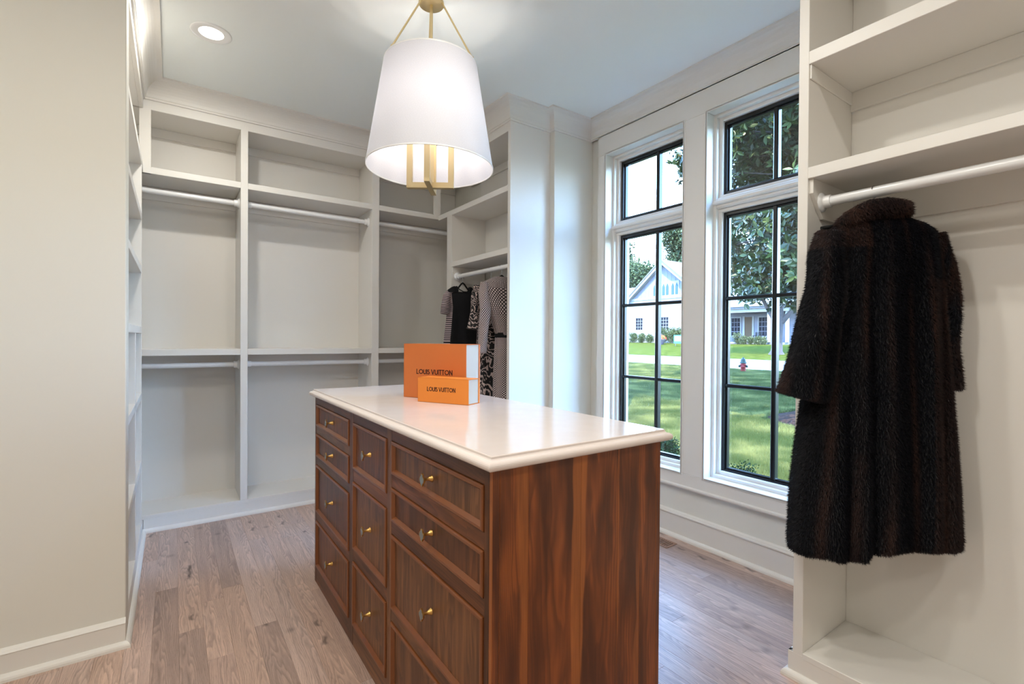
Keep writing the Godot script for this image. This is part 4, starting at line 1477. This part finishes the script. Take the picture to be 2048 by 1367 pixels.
func magnolia(at: Vector3, label: String, h: float, spread: Vector3, count: int, low: float, singles: int) -> void:
	var o := thing("magnolia_tree", label, "tree", at)
	var got := limbs(at, h, 0.16, count, spread, low)
	put("trunk", got[0], M.bark, o)
	var tips: Array = got[1]
	var leaf := leaf_mesh(0.135, 0.056)
	var forms := [whorl(leaf, 8, 1), whorl(leaf, 7, 2)]
	for f in 2:
		var buf := PackedFloat32Array()
		for k in tips.size():
			if k % 2 != f:
				continue
			var p: Vector3 = tips[k][0] - at
			var up: Vector3 = (tips[k][1] + Vector3.UP * 0.6).normalized()
			for j in 7:
				var x := up.cross(v3(rng.randf() - 0.5, rng.randf() - 0.5, rng.randf() - 0.5)).normalized()
				var c := leaf_tone(Color(0.0045, 0.0130, 0.0055), Color(0.042, 0.066, 0.020))
				if rng.randf() < 0.02:
					c = Color(0.0806, 0.0496, 0.0124)
				push(buf, Basis(x, up, x.cross(up)) * rng.randf_range(0.8, 1.2), p + v3(rng.randf_range(-1, 1), rng.randf_range(-1, 1), rng.randf_range(-1, 1)) * 0.22, c)
		merge_multi("foliage", forms[f], M.leaf, buf, true, o)
	var lone := [mat(Color(0.085, 0.1445, 0.085), 0.3), mat(Color(0.136, 0.1955, 0.102), 0.3), mat(Color(0.2805, 0.2125, 0.085), 0.5)]
	for k in singles:
		var s: Array = tips[rng.randi() % tips.size()]
		var mi := put("leaf", leaf, lone[0 if k % 3 else (2 if k % 15 == 0 else 1)], o)
		mi.transform = Transform3D(Basis.from_euler(v3(rng.randf() * 1.6 - 0.8, rng.randf() * TAU, rng.randf() - 0.5)), s[0] - at + v3(rng.randf() - 0.5, rng.randf() - 0.5, rng.randf() - 0.5) * 0.3)

func spray_mesh(size: float, n: int, sd: int) -> ArrayMesh:
	var keep := org
	org = Vector3.ZERO
	var st := mk()
	var r := RandomNumberGenerator.new()
	r.seed = sd
	for k in n:
		var o := v3(r.randf_range(-1, 1), r.randf_range(-1, 1), r.randf_range(-1, 1)) * size
		var nn := v3(r.randf_range(-1, 1), r.randf_range(-0.2, 1), r.randf_range(-1, 1)).normalized()
		var x := nn.cross(v3(r.randf(), r.randf(), r.randf())).normalized()
		var y := nn.cross(x)
		var s := size * r.randf_range(0.22, 0.42)
		quad(st, o - x * s, o - y * s * 0.55, o + x * s, o + y * s * 0.55, nn)
	org = keep
	return st.commit()

func round_tree(called: String, at: Vector3, label: String, h: float, r: Vector3, n: int, size: float, dark: Color, light: Color, category := "tree") -> void:
	var o := thing(called, label, category, at)
	if category == "tree":
		put("trunk", tube([at, at + v3(0.1, h * 0.4, 0), at + v3(-0.1, h * 0.75, 0.1)], [0.34, 0.24, 0.10], 10), M.bark, o)
	var buf := PackedFloat32Array()
	var lobes := []
	for k in 16:
		lobes.append(v3(rng.randf_range(-1, 1), rng.randf_range(-1, 1), rng.randf_range(-1, 1)).normalized() * rng.randf_range(0.45, 0.78))
	for k in n:
		var d := v3(rng.randf_range(-1, 1), rng.randf_range(-1, 1), rng.randf_range(-1, 1)).normalized()
		var q: Vector3 = lobes[rng.randi() % 16] + d * 0.36 * pow(rng.randf(), 0.33)
		push(buf, Basis.from_euler(v3(rng.randf() * TAU, rng.randf() * TAU, 0)) * rng.randf_range(0.8, 1.3), q * r + Vector3.UP * (h - r.y), leaf_tone(dark, light))
	merge_multi("foliage", spray_mesh(size, 9, 3), M.foliage, buf, true, o)

func house_window(o: Node3D, x: float, y0: float, y1: float, z0: float, z1: float, nz: int, ny: int, frame: Material) -> void:
	var f := put("window", join([bx(v3(x - 0.05, y0 - 0.10, z0 - 0.10), v3(x, y0, z1 + 0.10), 0.0), bx(v3(x - 0.05, y1, z0 - 0.10), v3(x, y1 + 0.10, z1 + 0.10), 0.0), bx(v3(x - 0.05, y0, z0 - 0.10), v3(x, y1, z0), 0.0), bx(v3(x - 0.05, y0, z1), v3(x, y1, z1 + 0.10), 0.0)]), frame, o)
	for i in nz:
		for j in ny:
			var g := 0.035
			var za := lerpf(z0, z1, i / float(nz)) + g
			var zb := lerpf(z0, z1, (i + 1) / float(nz)) - g
			var ya := lerpf(y0, y1, j / float(ny)) + g
			var yb := lerpf(y0, y1, (j + 1) / float(ny)) - g
			put("pane", bx(v3(x - 0.030, ya, za), v3(x - 0.012, yb, zb), 0.0), M.far_glass, f)

func gable_house() -> void:
	var x := 48.0
	var o := thing("house", "white gabled house across the road seen through the left window", "house", v3(x, 0.7, -37.2))
	var zc := -37.1
	var yp := 10.4
	var ye := 5.6
	var hw := 6.0
	ug = 1
	var st := mk()
	slab(st, PackedVector2Array([Vector2(-hw, 0.3), Vector2(hw, 0.3), Vector2(hw, ye), Vector2(0, yp), Vector2(-hw, ye)]), v3(x + 0.3, 0, zc), v3(0, 0, 1), Vector3.UP, v3(-1, 0, 0), 0.3)
	box(st, v3(x + 0.25, 0.3, zc - hw), v3(x + 14.0, ye, zc + hw), 0.0)
	put("wall", st.commit(), M.siding, o)
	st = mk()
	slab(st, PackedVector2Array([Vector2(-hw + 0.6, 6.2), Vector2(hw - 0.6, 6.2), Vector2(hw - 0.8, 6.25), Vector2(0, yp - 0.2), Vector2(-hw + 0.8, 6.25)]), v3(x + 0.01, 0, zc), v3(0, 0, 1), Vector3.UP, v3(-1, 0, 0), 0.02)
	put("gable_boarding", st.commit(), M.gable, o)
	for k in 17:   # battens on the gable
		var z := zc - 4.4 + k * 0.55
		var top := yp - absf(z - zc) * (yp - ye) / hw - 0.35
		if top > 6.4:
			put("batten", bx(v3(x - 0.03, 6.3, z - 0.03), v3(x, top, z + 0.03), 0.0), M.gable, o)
	for s in [-1.0, 1.0]:
		st = mk()
		var e := Vector2(s * (hw + 0.7), ye - 0.56)
		slab(st, PackedVector2Array([Vector2(0, yp + 0.12), e, e + Vector2(0, -0.30), Vector2(0, yp - 0.26)]), v3(x - 0.02, 0, zc), v3(0, 0, 1), Vector3.UP, v3(-1, 0, 0), 0.55)
		put("bargeboard", st.commit(), M.trim, o)
		st = mk()
		slab(st, PackedVector2Array([Vector2(0, yp + 0.30), e + Vector2(s * 0.1, 0.16), e, Vector2(0, yp + 0.12)]), v3(x + 15.0, 0, zc), v3(0, 0, 1), Vector3.UP, v3(-1, 0, 0), 15.65)
		put("roof", st.commit(), M.roof, o)
	put("band", bx(v3(x - 0.08, 6.05, zc - hw), v3(x, 6.3, zc + hw), 0.0), M.trim, o)
	# three pairs of pointed lights under the peak
	for k in 3:
		var z := zc - 1.1 + k * 1.30 + 0.1
		var f := put("window", bx(v3(x - 0.06, 6.25, z - 0.58), v3(x, 8.05, z + 0.58), 0.0), M.trim, o)
		for s in [-1.0, 1.0]:
			st = mk()
			var p := PackedVector2Array([Vector2(-0.20, 0), Vector2(0.20, 0), Vector2(0.20, 1.0), Vector2(0.0, 1.42), Vector2(-0.20, 1.0)])
			slab(st, p, v3(x - 0.06, 6.45, z + s * 0.27), v3(0, 0, 1), Vector3.UP, v3(-1, 0, 0), 0.012)
			put("pane", st.commit(), M.gothic, f)
	house_window(o, x, 2.35, 3.85, -41.3, -40.2, 3, 4, M.trim)
	house_window(o, x, 2.35, 3.85, -37.45, -36.35, 3, 4, M.trim)
	# lower wing to the left
	st = mk()
	box(st, v3(x + 2.0, 0.3, zc - hw - 9.0), v3(x + 9.0, 4.6, zc - hw), 0.0)
	put("wing_wall", st.commit(), M.siding, o)
	st = mk()
	slab(st, PackedVector2Array([Vector2(1.2, 4.4), Vector2(5.5, 8.2), Vector2(9.8, 4.4), Vector2(9.8, 4.65), Vector2(5.5, 8.5), Vector2(1.2, 4.65)]), v3(x, 0, zc - hw + 1.0), v3(1, 0, 0), Vector3.UP, v3(0, 0, -1), 10.5)
	put("wing_roof", st.commit(), M.roof, o)

func porch_house() -> void:
	var x := 49.5
	var o := thing("house", "grey weatherboarded house with a front porch seen below the magnolia", "house", v3(x, 0.7, -26.6))
	ug = 1
	put("wall", bx(v3(x, 0.3, -30.2), v3(x + 9.0, 4.6, -22.0), 0.0), M.grey_siding, o)
	for k in 22:
		put("weatherboard", bx(v3(x - 0.035, 1.05 + k * 0.155, -30.2), v3(x, 1.19 + k * 0.155, -22.0), 0.004), M.grey_siding, o)
	put("porch_floor", bx(v3(x - 2.4, 0.4, -30.2), v3(x, 0.98, -22.0), 0.0), M.grey_siding, o)
	put("porch_roof", bx(v3(x - 2.9, 4.3, -30.3), v3(x + 0.1, 4.6, -21.6), 0.0), M.roof, o)
	put("porch_fascia", bx(v3(x - 2.7, 3.95, -30.3), v3(x - 2.4, 4.3, -21.8), 0.0), M.trim, o)
	var st := mk()
	slab(st, PackedVector2Array([Vector2(-3.0, 4.5), Vector2(4.5, 8.5), Vector2(9.5, 4.5)]), v3(x, 0, -21.6), v3(1, 0, 0), Vector3.UP, v3(0, 0, -1), 8.7)
	put("roof", st.commit(), M.roof, o)
	house_window(o, x - 0.04, 1.62, 3.55, -29.35, -28.35, 3, 4, M.trim)
	house_window(o, x - 0.04, 1.62, 3.55, -26.35, -25.40, 3, 4, M.trim)
	var d := put("door", bx(v3(x - 0.08, 1.02, -27.85), v3(x - 0.03, 3.6, -27.05), 0.0), M.door, o)
	for s in [-27.95, -26.95]:
		put("door_jamb", bx(v3(x - 0.10, 0.98, s - 0.09), v3(x, 3.7, s + 0.09), 0.0), M.trim, d)
	for z in [-30.0, -24.1, -22.4]:
		put("porch_post", bx(v3(x - 2.55, 0.98, z - 0.13), v3(x - 2.29, 4.0, z + 0.13), 0.02), M.trim, o)
	for k in 3:
		put("step", bx(v3(x - 2.4 - 0.34 * (3 - k), 0.3, -29.2), v3(x - 2.4 - 0.34 * (2 - k), 0.55 + 0.15 * k, -27.0), 0.01), M.brick, o)
		put("tread", bx(v3(x - 2.45 - 0.34 * (3 - k), 0.55 + 0.15 * k, -29.25), v3(x - 2.4 - 0.34 * (2 - k), 0.60 + 0.15 * k, -26.95), 0.01), M.trim, o)
	for k in 2:
		var z: float = [-25.9, -24.75][k]
		var c := thing("porch_chair", ["dark slatted armchair on the porch under the right-hand house window", "dark slatted armchair on the porch beside the white porch post"][k], "chair", v3(x - 1.2, 0.98, z))
		var xx := x - 1.2
		for sx in [-0.24, 0.24]:
			for sz in [-0.26, 0.26]:
				put("leg", bx(v3(xx + sx - 0.03, 0.98, z + sz - 0.03), v3(xx + sx + 0.03, 1.62 if sx < 0 else 2.0, z + sz + 0.03), 0.005), M.velvet, c)
		put("seat", bx(v3(xx - 0.27, 1.38, z - 0.29), v3(xx + 0.27, 1.44, z + 0.29), 0.01), M.velvet, c)
		for sz in [-0.28, 0.28]:
			put("arm", bx(v3(xx - 0.30, 1.62, z + sz - 0.04), v3(xx + 0.24, 1.67, z + sz + 0.04), 0.01), M.velvet, c)
		for j in 4:
			put("back_slat", bx(v3(xx + 0.22, 1.50, z - 0.19 + j * 0.12), v3(xx + 0.25, 2.0, z - 0.13 + j * 0.12), 0.005), M.velvet, c)

func garden() -> void:
	ug = 1
	# fire hydrant
	var p := v3(20.5, ground(20.5, -11.6) - 0.01, -11.6)
	var o := thing("fire_hydrant", "red fire hydrant with a dark green cap on the lawn by the road", "fire hydrant", p)
	put("barrel", lathe(V2([0.15, 0.0, 0.15, 0.03, 0.115, 0.04, 0.105, 0.07, 0.105, 0.40, 0.13, 0.41, 0.13, 0.45, 0.11, 0.46, 0.11, 0.50]), p, 24), M.red, o)
	put("cap", lathe(V2([0.145, 0.495, 0.150, 0.51, 0.145, 0.535, 0.115, 0.545, 0.112, 0.60, 0.09, 0.67, 0.05, 0.71, 0.03, 0.715, 0.03, 0.755, 0.0, 0.76]), p, 24), M.green_cap, o)
	for s in [-1.0, 1.0]:
		put("nozzle", lathe(V2([0.045, 0.09, 0.045, 0.13, 0.06, 0.135, 0.06, 0.17, 0.03, 0.175, 0.025, 0.195, 0.0, 0.20]), p + v3(0, 0.365, 0), 16, v3(0.38, 0, 0.92).normalized() * s), M.green_cap, o)
	put("nozzle", lathe(V2([0.06, 0.09, 0.06, 0.13, 0.075, 0.135, 0.075, 0.17, 0.03, 0.18, 0.0, 0.19]), p + v3(0, 0.34, 0), 16, v3(-0.92, 0, 0.38).normalized()), M.red, o)
	# mulch mound at the foot of the magnolia
	org = Vector3.ZERO
	var rows := []
	for j in 12:
		var row := PackedVector3Array()
		for k in 40:
			var a := TAU * k / 40.0
			var r := 0.02 + 1.5 * j / 11.0 * (1.0 + 0.10 * sin(3.0 * a + 1.0) + 0.05 * sin(7.0 * a))
			var xx := 9.3 + r * cos(a)
			var zz := -3.3 + r * sin(a)
			row.append(v3(xx, ground(xx, zz) + 0.05 * (1.0 - pow(j / 11.0, 3.0)) - 0.02 * float(j == 11) + 0.015 * fn.get_noise_2d(xx * 9.0, zz * 9.0), zz))
		rows.append(row)
	org = v3(9.3, ground(9.3, -3.3), -3.3)
	var mound := put("mulch_mound", loft(rows, true, false), M.mulch)
	mound.position = org
	tag(mound, "low mound of bark mulch on the lawn at the foot of the magnolia", "mulch")
	magnolia(v3(9.3, ground(9.3, -3.3) + 0.02, -3.3), "large glossy dark green magnolia tree filling the right window", 8.6, v3(2.7, 1.6, 3.0), 150, 0.22, 220)
	magnolia(v3(15.5, ground(15.5, -6.2), -6.2), "second magnolia tree behind the first, partly hidden by the near wardrobe", 12.0, v3(4.4, 2.2, 5.0), 110, 0.32, 0)
	magnolia(v3(6.0, ground(6.0, -6.0), -6.0), "tall tree beside the left window, its crown above the view, shading the lawn", 10.0, v3(3.0, 0.9, 3.0), 60, 0.70, 0)
	# the grey trunk across the road
	var t := v3(37.5, ground(37.5, -18.6), -18.6)
	var tr := thing("oak_tree", "pale grey tree trunk on the lawn across the road, beside the coat sleeve", "tree", t)
	put("trunk", join([tube([t + v3(0, -0.1, 0), t + v3(0, 0.25, 0), t + v3(0.1, 1.2, 0.05), t + v3(0.05, 2.4, 0.1), t + v3(0.2, 4.5, 0.1)], [0.62, 0.40, 0.30, 0.34, 0.2], 14), tube([t + v3(0.05, 2.2, 0.1), t + v3(0.3, 3.2, 0.9), t + v3(0.5, 5.0, 1.8)], [0.24, 0.17, 0.1], 10), tube([t + v3(0.05, 2.2, 0.1), t + v3(0.2, 3.3, -0.7), t + v3(0.2, 5.0, -1.6)], [0.22, 0.16, 0.1], 10)]), M.bark, tr)
	var buf := PackedFloat32Array()
	for k in 2200:
		var d := v3(rng.randf_range(-1, 1), rng.randf_range(-1, 1), rng.randf_range(-1, 1)).normalized() * pow(rng.randf(), 0.4)
		push(buf, Basis.from_euler(v3(rng.randf() * TAU, rng.randf() * TAU, 0)), v3(0.2, 6.2, 0) + d * v3(4.0, 2.3, 4.0), leaf_tone(Color(0.0072, 0.018, 0.0072), Color(0.033, 0.051, 0.018)))
	merge_multi("foliage", spray_mesh(0.30, 9, 3), M.foliage, buf, true, tr)
	gable_house()
	porch_house()
	var dk := Color(0.012, 0.0252, 0.0132)
	var lt := Color(0.057, 0.078, 0.039)
	round_tree("far_tree", v3(66, 0.77, -63), "tall leafy tree behind the white house, at the left of the left window", 20.0, v3(7.5, 7.5, 7.0), 2600, 0.75, dk, lt)
	round_tree("far_tree", v3(62, 0.77, -54), "rounded pale green tree behind the left roof of the white house", 14.5, v3(5.5, 5.8, 5.0), 2400, 0.6, Color(0.0144, 0.0288, 0.0144), Color(0.069, 0.09, 0.042))
	round_tree("far_tree", v3(70, 0.77, -47), "tall leafy tree behind the peak of the white house, by the window post", 21.0, v3(6.0, 7.0, 6.5), 2600, 0.75, dk, lt)
	round_tree("far_tree", v3(62, 0.77, -27), "leafy tree behind the grey porch house", 17.0, v3(6.0, 6.0, 7.0), 1800, 0.75, dk, lt)
	var sd := Color(0.0144, 0.03, 0.0096)
	var sl := Color(0.075, 0.09, 0.039)
	for k in 7:
		var z: float = [-42.2, -40.7, -39.4, -38.2, -36.4, -35.2, -33.9][k]
		var r: float = [0.75, 0.7, 0.6, 0.55, 0.95, 1.1, 1.0][k]
		round_tree("shrub", v3(46.9, ground(46.9, z) - 0.1, z), ["leafy green shrub at the left end of the bed along the white house", "second green shrub from the left, under the first house window", "third green shrub from the left along the white house wall", "low green shrub in the middle of the bed by the white house", "bushy green shrub behind the dark planter of red flowers", "biggest green shrub, under the second window of the white house", "green shrub at the right end of the bed, behind the yard sign"][k], 2.0 * r, v3(0.75, 1.0, 0.85) * r, 320, 0.16, sd, sl, "shrub")
	for k in 5:
		var z: float = [-26.9, -26.2, -25.5, -24.8, -24.2][k]
		var r: float = [0.62, 0.42, 0.42, 0.42, 0.36][k]
		round_tree("shrub", v3(46.3, ground(46.3, z) - 0.1, z), ["tall pale shrub beside the porch steps of the grey house", "first low pale shrub right of the porch steps", "low pale shrub in front of the left porch chair", "low pale shrub in front of the right porch chair", "small pale shrub at the foot of the porch post"][k], 2.2 * r, v3(0.8, 1.05, 0.8) * r, 260, 0.12, Color(0.0275, 0.044, 0.0165), Color(0.11, 0.121, 0.0715), "shrub")
	for n in get_children():   # rows of shrubs nothing tells apart
		if n.name.begins_with("shrub"):
			n.set_meta("group", "shrubs in front of the porch" if str(n.get_meta("label")).contains("pale") else "shrubs along the white house")
	# clipped box just outside each window
	round_tree("box_shrub", v3(3.45, -0.32, -2.09), "small dark green shrub top just outside the right window", 0.66, v3(0.24, 0.26, 0.20), 1600, 0.030, Color(0.00405, 0.0135, 0.00324), Color(0.0162, 0.0405, 0.0081), "shrub")
	round_tree("box_shrub", v3(3.40, -0.32, -2.66), "small dark green shrub top just outside the left window", 0.70, v3(0.24, 0.26, 0.20), 1600, 0.030, Color(0.00405, 0.0135, 0.00324), Color(0.0162, 0.0405, 0.0081), "shrub")
	# planter and yard sign across the road
	var q := v3(44.2, ground(44.2, -34.55), -34.55)
	o = thing("planter", "dark planter of red flowers on the lawn before the white house", "planter", q)
	put("bowl", lathe(V2([0.30, 0.0, 0.36, 0.10, 0.62, 0.55, 0.66, 0.60, 0.60, 0.60]), q, 20), M.planter, o)
	buf = PackedFloat32Array()
	for k in 260:
		var d := v3(rng.randf_range(-1, 1), rng.randf_range(0, 1), rng.randf_range(-1, 1)).normalized()
		push(buf, Basis.from_euler(v3(rng.randf() * TAU, rng.randf() * TAU, 0)), v3(0, 0.58, 0) + d * v3(0.6, 0.45, 0.6), Color(0.55, 0.05, 0.04) if k % 3 else Color(0.08, 0.2, 0.05))
	merge_multi("flowers", spray_mesh(0.08, 8, 5), M.foliage, buf, true, o)
	q = v3(42.5, ground(42.5, -30.9), -30.9)
	o = thing("yard_sign", "small blue and white yard sign on the lawn across the road", "sign", q)
	put("board", bx(q + v3(-0.02, 0.30, -0.62), q + v3(0.02, 1.15, 0.62), 0.005), M.sign_blue, o)
	put("face", bx(q + v3(-0.030, 0.52, -0.52), q + v3(-0.021, 1.05, 0.52), 0.0), M.trim, o)
	for s in [-0.4, 0.4]:
		put("stake", bx(q + v3(-0.015, 0.0, s - 0.015), q + v3(0.015, 0.35, s + 0.015), 0.0), M.planter, o)
